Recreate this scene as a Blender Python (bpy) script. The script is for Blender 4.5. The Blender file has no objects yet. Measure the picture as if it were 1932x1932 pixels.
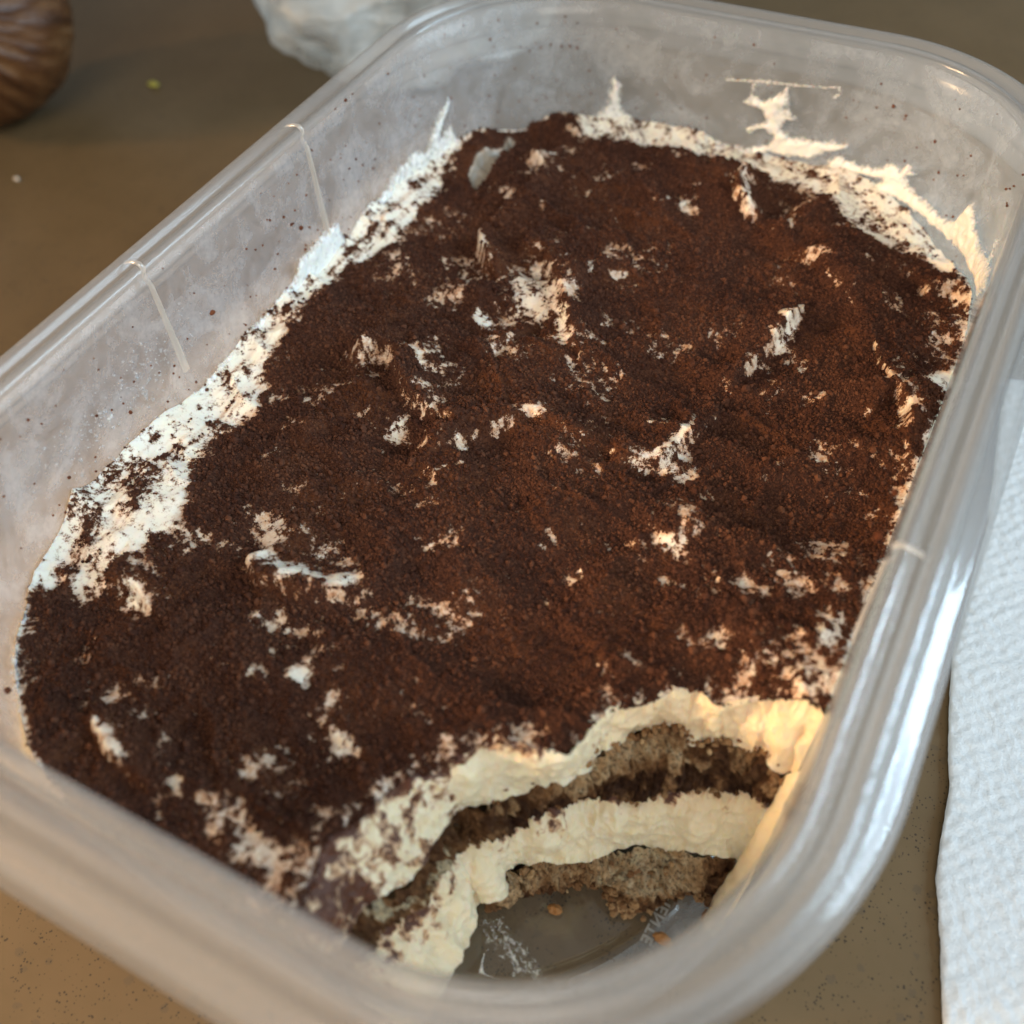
import bpy, math, json
import numpy as np
from mathutils import Matrix, Vector
S = 0.001                                   # everything below is written in millimetres
scene = bpy.context.scene
col = scene.collection

# ------------------------------------------------------------------ camera
CAM_POS = (54.884, -102.230, 152.763)
RT = Vector((0.88355601, 0.46564175, -0.05006539))
UP = Vector((-0.33294323, 0.69972209, 0.63209003))
FW = Vector((-0.32935937, 0.54181801, -0.77327592))
cam_d = bpy.data.cameras.new('camera')
cam_d.sensor_fit = 'HORIZONTAL'; cam_d.sensor_width = 36.0
cam_d.lens = 36.0*1943.734/1932.0
cam_d.clip_start = 0.005; cam_d.clip_end = 20
cam_d.dof.use_dof = True; cam_d.dof.focus_distance = 0.162
cam_d.dof.aperture_fstop = cam_d.lens/2.6
cam = bpy.data.objects.new('camera', cam_d); col.objects.link(cam)
m = Matrix((RT, UP, -FW)).transposed().to_4x4()
m.translation = Vector(CAM_POS)*S
cam.matrix_world = m
scene.camera = cam

# ------------------------------------------------------------------ light
w = bpy.data.worlds.new('World'); scene.world = w; w.use_nodes = True
bg = w.node_tree.nodes['Background']
bg.inputs[0].default_value = (0.66, 0.64, 0.61, 1); bg.inputs[1].default_value = 0.36
def area(name, loc, target, size, sizey, power, color):
    d = bpy.data.lights.new(name, 'AREA'); d.shape = 'RECTANGLE'; d.size = size; d.size_y = sizey
    d.energy = power; d.color = color
    o = bpy.data.objects.new(name, d); col.objects.link(o)
    o.location = Vector(loc)
    o.rotation_euler = (Vector(target)-Vector(loc)).to_track_quat('-Z', 'Y').to_euler()
    return o
area('window_light', (1.00, 0.38, 0.56), (0, 0, 0.02), 0.80, 0.7, 17.5, (0.60, 0.82, 1.0))
area('front_fill_light', (0.22, -0.78, 0.60), (0.02, -0.03, 0.02), 0.6, 0.5, 7.2, (1.0, 0.94, 0.86))  # added soft fill from the front to brighten the cut, not an actual fitting
lamp = area('room_lamp', (-0.95, -0.66, 0.50), (0.07, -0.14, 0.02), 0.30, 0.26, 1.35, (1.0, 0.64, 0.34))
lamp.data.spread = math.radians(38)
scene.view_settings.view_transform = 'Standard'; scene.view_settings.look = 'None'
scene.view_settings.gamma = 1.0; scene.view_settings.exposure = 0.0
scene.render.engine = 'CYCLES'
scene.cycles.max_bounces = 14; scene.cycles.transparent_max_bounces = 24
scene.cycles.transmission_bounces = 12; scene.cycles.use_denoising = True
scene.cycles.sample_clamp_indirect = 4.0

K = json.loads('''{"SM":{"figure":[[162.62,49.6],[161.93,48.8],[162.62,46.8],[161.23,46.0],[159.85,47.6],[158.8,50.0],[157.76,47.2],[157.76,45.2],[155.16,43.6],[156.72,42.8],[156.55,41.2],[154.46,40.0],[143.09,41.6],[143.94,40.0],[146.89,38.0],[149.0,36.0],[151.96,35.6],[157.07,35.2],[160.02,34.0],[161.06,35.6],[157.94,37.2],[157.94,39.2],[160.02,40.0],[161.75,38.4],[163.14,39.2],[161.75,40.8],[159.85,42.0],[161.41,44.0],[163.49,44.4],[164.19,44.8],[163.14,46.4],[163.14,48.0]],"trail":[[146.05,36.8],[144.36,38.8],[140.14,38.4],[135.92,39.6],[133.38,41.6],[130.85,41.2],[130.43,42.8],[127.47,42.0],[128.74,40.0],[123.68,39.2],[117.34,39.2],[112.7,40.4],[111.01,44.4],[109.75,45.2],[105.95,43.6],[101.72,42.4],[96.66,43.6],[87.37,45.6],[61.16,59.6],[89.06,40.8],[101.72,38.4],[110.59,37.2],[118.19,36.4],[124.94,36.0],[130.43,35.6],[135.92,34.4],[134.65,36.0],[133.38,37.6],[136.34,36.8],[140.98,36.0],[143.94,34.8]],"island":[[144.36,34.4],[140.56,35.6],[138.87,35.2],[141.83,33.2],[144.36,33.2]],"peak":[[201.44,34.8],[198.49,35.2],[193.84,37.2],[190.89,39.2],[188.78,42.8],[186.67,45.2],[185.4,43.2],[187.09,39.2],[186.67,36.4],[180.76,35.6],[173.73,35.6],[164.88,35.6],[158.11,35.2],[162.28,32.5],[179.91,32.5],[191.31,32.5],[199.33,32.5]],"spike":[[254.46,36.4],[245.27,38.4],[240.7,39.2],[238.59,40.0],[234.37,38.4],[233.52,40.0],[232.68,42.0],[230.15,44.4],[228.03,46.4],[226.77,44.8],[228.88,42.0],[230.15,39.2],[228.03,40.0],[227.19,41.6],[225.5,38.4],[224.24,32.5],[226.77,32.5],[231.41,32.5],[236.06,32.5],[242.81,32.5],[252.34,32.5]],"band":[[264.72,40.4],[269.66,40.4],[276.03,40.0],[278.5,37.2],[285.93,36.4],[291.23,36.4],[294.41,35.2],[297.24,35.6],[303.95,35.2],[313.15,34.4],[319.15,32.4],[322.69,32.0],[320.57,29.6],[315.27,32.5],[306.43,32.5],[295.12,32.5],[283.8,32.5],[270.02,32.5],[260.47,32.5],[252.34,32.5],[254.46,32.5],[259.77,32.5]],"dab":[[331.03,32.4],[328.7,34.0],[326.58,34.0],[324.1,34.0],[324.81,32.4],[327.29,31.6],[329.76,31.6]],"dot":[[320.57,43.6],[319.86,44.4],[318.8,44.4],[319.15,43.6],[320.57,42.8]],"corner":[[92.8,44.5],[93.8,48.2],[92.2,47.4],[91.3,44],[92.2,42]],"scratch":[[167.14,48.0],[166.62,48.8],[161.41,50.0],[156.03,50.8],[153.25,51.6],[152.55,49.6],[152.73,48.8],[153.77,48.8],[153.25,50.0],[153.42,50.8],[158.11,49.6],[163.14,48.8],[166.44,48.0]],"glob":[[183.71,35.6],[180.33,36.4],[177.8,36.0],[180.76,35.2]],"leftlow":[[363.11,36.4],[357.62,36.0],[350.87,34.8],[344.53,34.0],[339.05,33.2],[335.25,32.4],[334.4,32.4],[335.25,31.6],[338.2,31.2],[344.53,31.2],[350.02,32.8],[356.35,34.0],[362.26,34.8],[366.91,35.2],[373.66,36.0],[371.97,36.4],[368.6,36.8]]},"SP":[[296.53,44.8,0.51],[277.44,49.2,0.3],[276.03,46.8,0.3],[273.91,44.8,0.43],[140.98,50.4,0.3],[179.91,44.8,0.17],[177.8,42.4,0.17],[173.56,46.8,0.17],[174.08,40.4,0.21],[127.9,48.0,0.3],[123.25,44.0,0.26],[101.3,51.6,0.21],[99.61,52.4,0.17],[227.19,50.8,0.17],[214.95,46.8,0.17],[209.88,40.8,0.21],[206.08,40.4,0.21],[204.4,36.0,0.17],[209.88,47.2,0.17],[200.17,50.8,0.21],[197.64,50.4,0.26],[195.53,50.4,0.26],[193.84,50.0,0.26],[202.71,50.4,0.26],[205.66,50.0,0.17],[200.6,44.0,0.17],[260.83,60.0,0.26],[263.3,60.0,0.17],[259.06,60.0,0.17],[350.02,35.6,0.43],[368.6,37.6,0.51],[279.92,36.8,0.26],[289.46,25.2,0.26],[317.03,41.6,0.34],[330.6,40.8,0.26],[325.87,40.0,0.17],[334.83,33.6,0.26],[258.0,47.6,0.26],[273.2,54.0,0.17],[273.55,40.4,0.26],[251.99,44.4,0.17]],"RIB":[[-58.8,21.5],[-58.1,-19.5],[-59.9,-38.5],[64.1,-23.4]],"PT":[[-14.7,26.0,6.5,2.9,4.8,-9.5,0.75],[-29.7,27.6,5.5,-0.4,1.7,-5.8,0.55],[-12.1,11.1,5.3,-0.3,0.8,-3.4,0.5],[-6.6,20.3,1.0,1.4,4.2,-5.1,0.95],[-19.8,16.6,3.4,-1.6,-0.0,-1.9,0.85],[-28.6,19.8,4.4,2.0,1.8,-3.2,0.45],[-1.3,12.5,1.8,0.8,1.0,-2.1,0.6],[-0.1,60.0,2.6,1.1,0.9,-2.2,0.7],[-7.6,35.4,1.0,0.5,1.3,-2.7,0.75],[-3.1,35.8,2.6,1.2,0.6,-1.4,0.5],[28.1,34.9,1.3,-0.6,-0.5,-6.2,0.8],[32.8,29.0,2.3,1.1,0.6,-1.9,0.75],[25.7,27.0,2.8,1.3,0.9,-2.4,0.5],[22.5,23.4,0.6,2.1,0.7,-0.5,0.6],[21.8,5.2,0.8,-0.3,-0.4,-5.7,0.8],[20.9,-1.0,4.3,2.7,1.0,-2.1,0.8],[25.1,-2.9,2.0,0.9,1.2,-2.9,0.65],[18.0,-4.5,1.7,0.8,0.7,-1.6,0.7],[27.7,-9.6,4.1,2.0,2.2,-5.4,0.42],[28.4,-15.7,2.8,0.3,0.3,-1.9,0.8],[39.0,-17.3,1.2,0.6,0.4,-1.2,0.7],[31.1,-21.9,2.1,1.0,0.7,-1.6,0.65],[36.4,-19.5,2.0,0.9,0.9,-2.5,0.4],[46.7,-27.6,3.8,1.9,1.1,-3.1,0.62],[52.3,-20.4,2.2,-0.2,-0.3,-5.8,0.72],[52.6,-28.4,4.2,0.1,0.1,-3.2,0.7],[45.9,-18.8,2.7,1.3,0.8,-2.4,0.45],[54.3,-4.9,2.0,0.9,0.9,-3.2,0.45],[54.3,6.9,1.2,0.6,0.8,-3.1,0.55],[39.1,-26.8,1.9,0.9,0.6,-1.5,0.65],[30.4,-36.6,5.3,2.6,1.0,-2.3,0.4],[48.9,30.1,2.1,1.0,1.2,-4.7,0.45],[51.4,22.2,1.2,0.2,0.6,-4.6,0.7],[55.4,34.4,3.3,0.5,0.2,-2.0,0.95],[52.6,50.2,3.5,-1.5,-0.8,-8.2,0.62],[55.1,20.2,1.6,0.3,0.8,-6.7,0.5],[51.9,12.7,3.5,1.7,1.1,-4.1,0.35],[-19.5,-12.9,1.5,-0.8,-0.9,-4.3,0.75],[-33.5,-2.3,5.1,2.3,1.6,-2.4,0.35],[-23.5,0.6,0.6,0.9,1.8,-1.8,0.7],[-10.9,-14.2,3.4,2.7,0.8,-1.1,0.5],[-18.7,-22.0,2.4,1.1,0.9,-1.4,0.5],[-15.7,-8.1,2.1,-0.4,0.2,-1.7,0.6],[-0.4,-2.0,3.7,-0.1,0.3,-1.5,0.55],[8.0,-2.1,5.3,-0.1,0.7,-3.6,0.35],[-19.4,-14.7,2.3,1.1,1.2,-1.9,0.4],[-24.8,-38.5,3.9,1.9,2.5,-3.4,0.62],[-17.2,-43.9,7.4,1.6,0.9,-1.9,0.88],[-9.8,-42.0,2.9,2.3,1.2,-1.4,0.85],[-15.9,-37.7,4.3,2.1,1.8,-2.7,0.5],[-22.9,-43.8,2.0,0.9,1.2,-1.7,0.85],[-17.3,-51.4,2.8,1.4,1.4,-1.8,0.65],[-12.0,-51.2,2.8,1.3,1.0,-1.4,0.5],[-3.7,-45.3,4.2,2.1,1.5,-2.3,0.42],[-7.5,-56.1,1.9,1.8,1.2,-1.1,0.75],[-12.3,-59.3,1.4,0.7,0.7,-1.0,0.65],[-0.3,-45.2,2.7,1.3,1.9,-3.0,0.35],[-35.5,-43.9,3.0,1.5,1.5,-1.9,0.65],[-36.9,-56.4,4.0,-0.9,0.1,-2.0,0.85],[-46.1,-56.3,4.3,2.1,3.4,-3.7,0.85],[-43.6,-66.3,2.9,1.4,0.9,-0.9,0.6],[-43.9,-53.1,4.3,2.1,2.6,-2.9,0.6],[-25.7,-74.8,0.7,0.9,2.8,-1.7,0.85],[-20.7,-77.0,3.1,-0.7,-0.2,-1.1,0.75],[-12.3,-76.8,2.0,1.0,0.8,-1.0,0.75],[-6.6,-76.1,3.6,1.8,1.3,-1.6,0.58],[-3.4,-77.6,3.6,1.8,1.7,-2.2,0.55],[-3.6,-65.3,2.2,-0.5,-0.1,-0.9,0.65],[2.1,-61.7,3.0,0.3,0.4,-1.6,0.75],[-3.1,-68.3,3.7,1.8,1.3,-1.8,0.48],[1.1,-78.3,5.6,0.8,0.9,-3.0,0.55],[19.8,-53.6,3.7,1.8,1.0,-1.9,0.55],[23.1,-51.3,2.6,1.3,1.0,-1.9,0.5],[7.2,-78.2,1.8,0.9,1.2,-1.7,0.5],[1.7,-57.5,1.0,0.1,0.5,-2.1,0.45],[15.7,-55.6,2.4,1.2,0.7,-1.3,0.5],[11.8,-22.6,1.0,0.5,0.5,-1.0,0.6],[9.4,-14.4,0.7,0.3,0.5,-0.9,0.4],[-32.9,61.8,2.7,-0.4,1.6,-5.8,0.6],[-30.7,67.0,2.6,1.1,0.8,-1.6,0.75],[-32.8,47.9,1.1,-0.5,0.4,-4.5,0.6],[9.0,67.1,0.8,1.1,4.1,-6.6,0.8],[-29.9,34.4,0.6,0.7,3.5,-4.5,0.75],[19.6,63.5,1.1,0.5,0.7,-2.2,0.6],[-42.7,23.5,6.1,-2.7,0.4,-7.6,0.4],[-41.7,38.4,4.7,2.1,3.4,-5.8,0.4],[-40.7,-46.1,4.4,2.1,3.3,-3.9,0.5],[32.3,21.1,3.0,1.4,1.1,-3.4,0.3],[7.4,-20.9,1.4,0.7,0.5,-1.1,0.2],[-5.1,-51.1,1.3,0.6,0.6,-0.8,0.3],[8.2,3.3,2.3,1.1,0.8,-1.7,0.35]],"LB":[[-56.2,-65.9],[-57.8,-60.0],[-59.8,-47.9],[-59.7,-40.9],[-61.5,-25.9],[-63.9,-5.6],[-66.7,10.8],[-68.8,33.3],[-67.0,56.6],[-64.5,69.9],[-50.2,65.1],[-47.7,42.4],[-46.6,29.7],[-51.4,19.6],[-49.9,3.8],[-48.5,-8.5],[-44.3,-17.1],[-46.5,-25.5],[-45.1,-31.8],[-40.3,-40.3],[-38.9,-44.1],[-41.8,-52.0],[-42.0,-56.3],[-45.9,-59.8]],"FB":[[-36.3,86.1],[-23.0,89.4],[-9.5,91.4],[4.8,90.1],[26.0,84.3],[41.5,79.0],[52.1,74.9],[59.8,62.8],[62.3,51.9],[55.1,52.9],[48.9,62.7],[39.5,66.6],[29.0,69.0],[20.8,76.1],[10.7,77.6],[4.5,79.6],[-8.6,78.5],[-20.3,78.3],[-28.9,75.9]],"VOID":[[-44.9,55.7],[-45.2,60.7],[-42.3,65.7],[-43.0,69.9],[-41.1,69.4],[-40.6,63.8],[-41.7,57.7],[-42.3,53.3]],"ST":[[[[7.1,74.0],[6.7,69.9],[8.5,65.0],[12.4,62.1]],1.5,2.0],[[[-31.1,39.3],[-31.7,36.3],[-28.5,32.4],[-26.1,30.1]],1.6,2.6],[[[-35.2,-3.1],[-31.6,1.4],[-26.5,0.9],[-24.6,-3.9],[-20.0,-7.2],[-14.7,-8.6]],2.2,2.4],[[[45.6,20.7],[47.9,27.6],[51.6,23.5],[52.8,16.7]],2.0,1.6],[[[23.8,18.5],[26.3,29.4],[28.5,39.3]],2.0,1.8],[[[-26.0,-43.4],[-21.1,-46.3],[-14.0,-45.9],[-7.2,-42.6]],2.5,1.8],[[[-23.7,37.2],[-18.5,37.8],[-10.4,28.0],[-2.2,16.4]],2.5,1.6],[[[13.9,-5.2],[20.5,-2.1],[22.8,5.0],[24.0,13.3]],2.2,1.5],[[[-11.9,-17.4],[-7.2,-9.0],[-1.2,-2.4],[10.3,-3.3]],2.4,1.3],[[[14.3,61.1],[28.3,55.1],[37.5,46.4],[41.3,39.2]],6,2.2],[[[-33.3,-21.2],[-27.0,-9.1],[-19.7,-11.0]],4,1.0],[[[-35.7,64.8],[-30.1,61.0],[-29.7,53.2],[-32.1,44.4]],1.6,1.6],[[[-42.6,-55.6],[-37.1,-55.0],[-32.6,-56.9]],2,1.4],[[[-29.1,-72.7],[-21.9,-76.7],[-14.2,-77.6],[-6.6,-74.6]],2,1.2],[[[8.6,-21.4],[20.5,-10.2],[31.1,-16.0]],5,1.2],[[[-29.0,-60.0],[-16.4,-58.5],[-5.6,-60.3]],5,1.2],[[[46.5,53.6],[51.0,57.2],[55.8,51.7]],2.5,1.6],[[[-15.5,6.0],[-13.1,12.9],[-11.4,19.7]],1.8,1.0]],"T":[[10.2,-81.2,34.8],[9.7,-78.8,34.8],[9.1,-76.6,34.8],[8.6,-73.1,34.8],[10.2,-69.6,34.8],[11.4,-65.2,34.8],[13.7,-61.7,34.8],[17.0,-57.9,34.8],[18.5,-55.0,34.8],[22.1,-53.6,34.8],[26.0,-52.5,34.8],[28.7,-50.9,34.8],[29.7,-47.8,34.8],[31.1,-43.1,34.8],[34.2,-40.4,34.8],[37.7,-35.9,34.8],[40.1,-34.2,34.8],[42.2,-35.1,34.8],[46.1,-33.3,34.8],[50.1,-31.6,34.8],[53.5,-31.5,34.8],[55.5,-32.0,34.8]],"C1":[[12.7,-78.6,25],[13.8,-74.2,25],[15.8,-71.0,25],[16.4,-66.9,25],[16.5,-63.0,25],[16.6,-60.6,25],[19.9,-57.4,25],[21.6,-54.7,25],[25.0,-51.3,25],[28.4,-48.7,25],[30.6,-44.1,25],[33.0,-41.2,25],[35.7,-38.5,25],[38.9,-36.9,25],[41.5,-37.2,25],[45.7,-35.5,25],[49.8,-34.6,25],[52.3,-36.2,25],[54.1,-36.1,25]],"C2":[[14.3,-77.8,18],[14.6,-74.7,18],[15.8,-70.8,18],[17.1,-68.4,18],[17.0,-64.6,18],[18.5,-61.5,18],[21.7,-57.7,18],[22.7,-55.5,18],[26.4,-51.4,18],[30.5,-46.7,18],[35.2,-45.5,18],[39.2,-42.6,18],[45.5,-39.2,18],[48.5,-37.2,18],[52.1,-36.8,18],[54.1,-37.0,18]],"C3":[[22.8,-74.3,8.5],[22.0,-71.5,8.5],[22.6,-67.8,8.5],[21.1,-64.5,8.5],[23.7,-62.7,8.5],[23.2,-60.0,8.5],[25.6,-56.3,8.5],[27.6,-54.8,8.5],[34.8,-50.9,8.5],[38.0,-47.9,8.5],[46.0,-44.8,8.5],[48.3,-43.9,8.5],[50.9,-42.8,8.5]],"C4":[[21.1,-73.3,2.3],[20.4,-70.3,2.3],[20.7,-66.7,2.3],[19.7,-63.9,2.3],[22.0,-61.9,2.3],[22.3,-59.2,2.3],[26.0,-57.5,2.3],[29.3,-55.7,2.3],[32.1,-53.2,2.3],[35.0,-52.4,2.3],[38.8,-54.8,2.3],[42.2,-52.5,2.3],[44.4,-49.4,2.3],[47.8,-46.7,2.3]],"TXT":[[45.2,-49.6],[44.7,-57.7]],"CR":[[30.7,-59.2],[46.0,-56.2],[51.0,-50.9],[40.2,-54.0]],"FLOORSM":[[24.8,-71.8],[24.3,-69.3],[24.6,-67.5],[24.6,-69.1],[25.3,-71.1],[28.6,-71.0]]}''')
rng = np.random.default_rng(7)

# ------------------------------------------------------------------ helpers
def mesh_np(name, V, F, smooth=True, attrs=None, mats=()):
    me = bpy.data.meshes.new(name)
    V = np.asarray(V, dtype=np.float64)*S; F = np.asarray(F, dtype=np.int32)
    k = F.shape[1] if len(F) else 3
    me.vertices.add(len(V)); me.vertices.foreach_set('co', V.ravel())
    if len(F):
        me.loops.add(F.size); me.loops.foreach_set('vertex_index', F.ravel())
        me.polygons.add(len(F)); me.polygons.foreach_set('loop_start', np.arange(0, F.size, k, dtype=np.int32))
        try: me.polygons.foreach_set('loop_total', np.full(len(F), k, dtype=np.int32))
        except Exception: pass
    me.update(calc_edges=True); me.validate()
    if smooth and len(F): me.polygons.foreach_set('use_smooth', np.ones(len(me.polygons), dtype=bool))
    for an, av in (attrs or {}).items():
        a = me.attributes.new(an, 'FLOAT', 'POINT'); a.data.foreach_set('value', np.asarray(av, dtype=np.float32))
    for mm in mats: me.materials.append(mm)
    return me
def link(name, me, parent=None, **props):
    o = bpy.data.objects.new(name, me); col.objects.link(o)
    if parent: o.parent = parent
    for k, v in props.items(): o[k] = v
    return o
def thing(name, label, cat, loc=(0, 0, 0), group=None):
    o = bpy.data.objects.new(name, None); col.objects.link(o); o.empty_display_size = 0.01
    o.location = Vector(loc)*S; o['label'] = label; o['category'] = cat
    if group: o['group'] = group
    return o
def gridfaces(nu, nv, closed=False):
    """faces of a (nv rows) x (nu columns) grid, index = v*nu+u"""
    u = np.arange(nu if closed else nu-1); v = np.arange(nv-1)
    U, V = np.meshgrid(u, v); U2 = (U+1) % nu
    return np.stack([V*nu+U, V*nu+U2, (V+1)*nu+U2, (V+1)*nu+U], -1).reshape(-1, 4)
def _h(ix, iy, iz, seed):
    h = (ix.astype(np.int64)*374761393 + iy.astype(np.int64)*668265263 + iz.astype(np.int64)*2147483647 + seed*974634777) & 0xffffffff
    h = ((h ^ (h >> 13))*1274126177) & 0xffffffff
    h = ((h ^ (h >> 16))*2246822519) & 0xffffffff
    return ((h ^ (h >> 15)) & 0xffffff)/float(0xffffff)
def noise3(x, y, z, seed=0):
    x = np.asarray(x, float); y = np.asarray(y, float)+0*x; z = np.asarray(z, float)+0*x
    ix, iy, iz = np.floor(x), np.floor(y), np.floor(z)
    fx, fy, fz = x-ix, y-iy, z-iz
    fx, fy, fz = [f*f*f*(f*(f*6-15)+10) for f in (fx, fy, fz)]
    r = 0
    for a in (0, 1):
        for b in (0, 1):
            for c in (0, 1):
                r = r + _h(ix+a, iy+b, iz+c, seed)*(fx if a else 1-fx)*(fy if b else 1-fy)*(fz if c else 1-fz)
    return r
def noise2(x, y, seed=0):
    x = np.asarray(x, float); y = np.asarray(y, float)+0*x
    ix, iy = np.floor(x), np.floor(y); fx, fy = x-ix, y-iy
    fx, fy = [f*f*f*(f*(f*6-15)+10) for f in (fx, fy)]
    z = 0*ix; r = 0
    for a in (0, 1):
        for b in (0, 1):
            r = r + _h(ix+a, iy+b, z, seed)*(fx if a else 1-fx)*(fy if b else 1-fy)
    return r
def fbm2(x, y, oct=4, seed=0, gain=.5):
    s = 0; a = 1; t = 0
    for i in range(oct):
        c, sn = math.cos(i*1.1), math.sin(i*1.1)
        s = s + a*noise2((x*c-y*sn)*2**i+i*17.3, (x*sn+y*c)*2**i-i*9.1, seed+i); t += a; a *= gain
    return s/t
def fbm3(x, y, z, oct=3, seed=0, gain=.5):
    s = 0; a = 1; t = 0
    for i in range(oct):
        s = s + a*noise3(x*2**i+i*7.7, y*2**i-i*3.1, z*2**i+i*5.3, seed+i); t += a; a *= gain
    return s/t
def smooth(a, b, x):
    t = np.clip((x-a)/(b-a), 0, 1); return t*t*(3-2*t)
def poly_sd(px, py, P, closed=True):
    """signed distance (negative inside) to polygon P, or plain distance + side for an open line"""
    P = np.asarray(P, float); n = len(P)
    d2 = np.full(px.shape, 1e18); inside = np.zeros(px.shape, bool); side = np.zeros(px.shape); tt = np.zeros(px.shape)
    rg = range(n) if closed else range(n-1)
    for i in rg:
        a = P[i]; b = P[(i+1) % n]; e = b-a; L = e@e+1e-12
        wx, wy = px-a[0], py-a[1]
        t = np.clip((wx*e[0]+wy*e[1])/L, 0, 1)
        dx, dy = wx-t*e[0], wy-t*e[1]; q = dx*dx+dy*dy
        s = np.sign(e[0]*wy-e[1]*wx)
        m_ = q < d2; d2 = np.where(m_, q, d2); side = np.where(m_, s, side); tt = np.where(m_, (i+t)/max(1, len(rg)), tt)
        if closed:
            c = (a[1] > py) != (b[1] > py)
            xx = a[0]+(py-a[1])/(b[1]-a[1]+1e-30)*e[0]
            inside ^= c & (px < xx)
    d = np.sqrt(d2)
    return np.where(inside, -d, d) if closed else (d, side, tt)

A_, B_, H_ = 62.0, 91.92, 60.0
def ring(off, Rr, nc=40, nl=60, ns=36):
    a, b = A_-off, B_-off; Rr = max(Rr, .5); pts = []
    def arc(cx, cy, t0):
        for k in range(nc):
            t = math.radians(t0+90*k/nc); pts.append((cx+Rr*math.cos(t), cy+Rr*math.sin(t)))
    def seg(p, q, n):
        for k in range(n): pts.append((p[0]+(q[0]-p[0])*k/n, p[1]+(q[1]-p[1])*k/n))
    seg((a, -(b-Rr)), (a, b-Rr), nl); arc(a-Rr, b-Rr, 0)
    seg((a-Rr, b), (-(a-Rr), b), ns); arc(-(a-Rr), b-Rr, 90)
    seg((-a, b-Rr), (-a, -(b-Rr)), nl); arc(-(a-Rr), -(b-Rr), 180)
    seg((-(a-Rr), -b), (a-Rr, -b), ns); arc(a-Rr, -(b-Rr), 270)
    return np.array(pts)
NR = 352
offz = lambda z: float(np.interp(z, [2, 6, 34.8, 60], [9.4, 8.4, 6.5, 6.07]))
Rz = lambda z: float(np.interp(z, [2, 6, 34.8, 60], [40., 42, 43, 30.4]))
def sdf_in(x, y, off, R):
    a, b = A_-off-R, B_-off-R; qx, qy = np.abs(x)-a, np.abs(y)-b
    return np.hypot(np.maximum(qx, 0), np.maximum(qy, 0))+np.minimum(np.maximum(qx, qy), 0)-R
def loft(profile):
    """profile = [(off, R, z)...] closed ring rows"""
    V = np.concatenate([np.c_[ring(o, r), np.full(NR, z)] for o, r, z in profile])
    return V, gridfaces(NR, len(profile), True)

# ------------------------------------------------------------------ materials
def new_mat(name):
    mt = bpy.data.materials.new(name); mt.use_nodes = True
    nt = mt.node_tree; nt.nodes.clear()
    out = nt.nodes.new('ShaderNodeOutputMaterial'); return mt, nt, out
class NB:
    def __init__(s, nt): s.nt = nt
    def n(s, typ, **kw):
        nd = s.nt.nodes.new(typ)
        for k, v in kw.items(): setattr(nd, k, v)
        return nd
    def l(s, a, b): s.nt.links.new(a, b)
    def coord(s, scale=1000.0):
        tc = s.n('ShaderNodeTexCoord'); mp = s.n('ShaderNodeMapping'); mp.inputs['Scale'].default_value = (scale,)*3
        s.l(tc.outputs['Object'], mp.inputs['Vector']); return mp.outputs[0]
    def noise(s, vec, scale, detail=3, rough=.55, dist=0):
        t = s.n('ShaderNodeTexNoise'); t.inputs['Scale'].default_value = scale; t.inputs['Detail'].default_value = detail
        t.inputs['Roughness'].default_value = rough; t.inputs['Distortion'].default_value = dist
        s.l(vec, t.inputs['Vector']); return t.outputs[0]
    def vor(s, vec, scale, feature='F1', rnd=1.0):
        t = s.n('ShaderNodeTexVoronoi'); t.feature = feature; t.inputs['Scale'].default_value = scale
        t.inputs['Randomness'].default_value = rnd
        s.l(vec, t.inputs['Vector']); return t
    def ramp(s, fac, stops, interp='LINEAR'):
        r = s.n('ShaderNodeValToRGB'); r.color_ramp.interpolation = interp
        e = r.color_ramp.elements
        while len(e) < len(stops): e.new(0.5)
        for el, (p, c) in zip(e, stops):
            el.position = p; el.color = (*c, 1) if len(c) == 3 else c
        s.l(fac, r.inputs[0]); return r.outputs[0]
    def mix(s, fac, a, b):
        r = s.n('ShaderNodeMix'); r.data_type = 'RGBA'
        for v, k in ((fac, 0), (a, 6), (b, 7)):
            if isinstance(v, (int, float)): r.inputs[k].default_value = v
            elif isinstance(v, tuple): r.inputs[k].default_value = (*v, 1)
            else: s.l(v, r.inputs[k])
        return r.outputs[2]
    def math(s, op, a, b=None, c=None, clamp=False):
        r = s.n('ShaderNodeMath'); r.operation = op; r.use_clamp = clamp
        for i, v in enumerate((a, b, c)):
            if v is None: continue
            if isinstance(v, (int, float)): r.inputs[i].default_value = v
            else: s.l(v, r.inputs[i])
        return r.outputs[0]
    def attr(s, name):
        a = s.n('ShaderNodeAttribute'); a.attribute_name = name; return a.outputs['Fac']
    def bump(s, h, dist, strength=1.0, normal=None):
        b = s.n('ShaderNodeBump'); b.inputs['Distance'].default_value = dist*S; b.inputs['Strength'].default_value = strength
        s.l(h, b.inputs['Height'])
        if normal is not None: s.l(normal, b.inputs['Normal'])
        return b.outputs[0]
    def pbr(s, out, **kw):
        p = s.n('ShaderNodeBsdfPrincipled')
        for k, v in kw.items():
            k = k.replace('_', ' ')
            if isinstance(v, (int, float)): p.inputs[k].default_value = v
            elif isinstance(v, tuple): p.inputs[k].default_value = v if len(p.inputs[k].default_value) == len(v) else (*v, 1)
            else: s.l(v, p.inputs[k])
        if out: s.l(p.outputs[0], out.inputs[0])
        return p
def simple(name, color, rough=.5, **kw):
    mt, nt, out = new_mat(name); b = NB(nt); b.pbr(out, Base_Color=color, Roughness=rough, **kw); return mt
SSR = (2.2*S, 1.5*S, 0.8*S)

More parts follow.
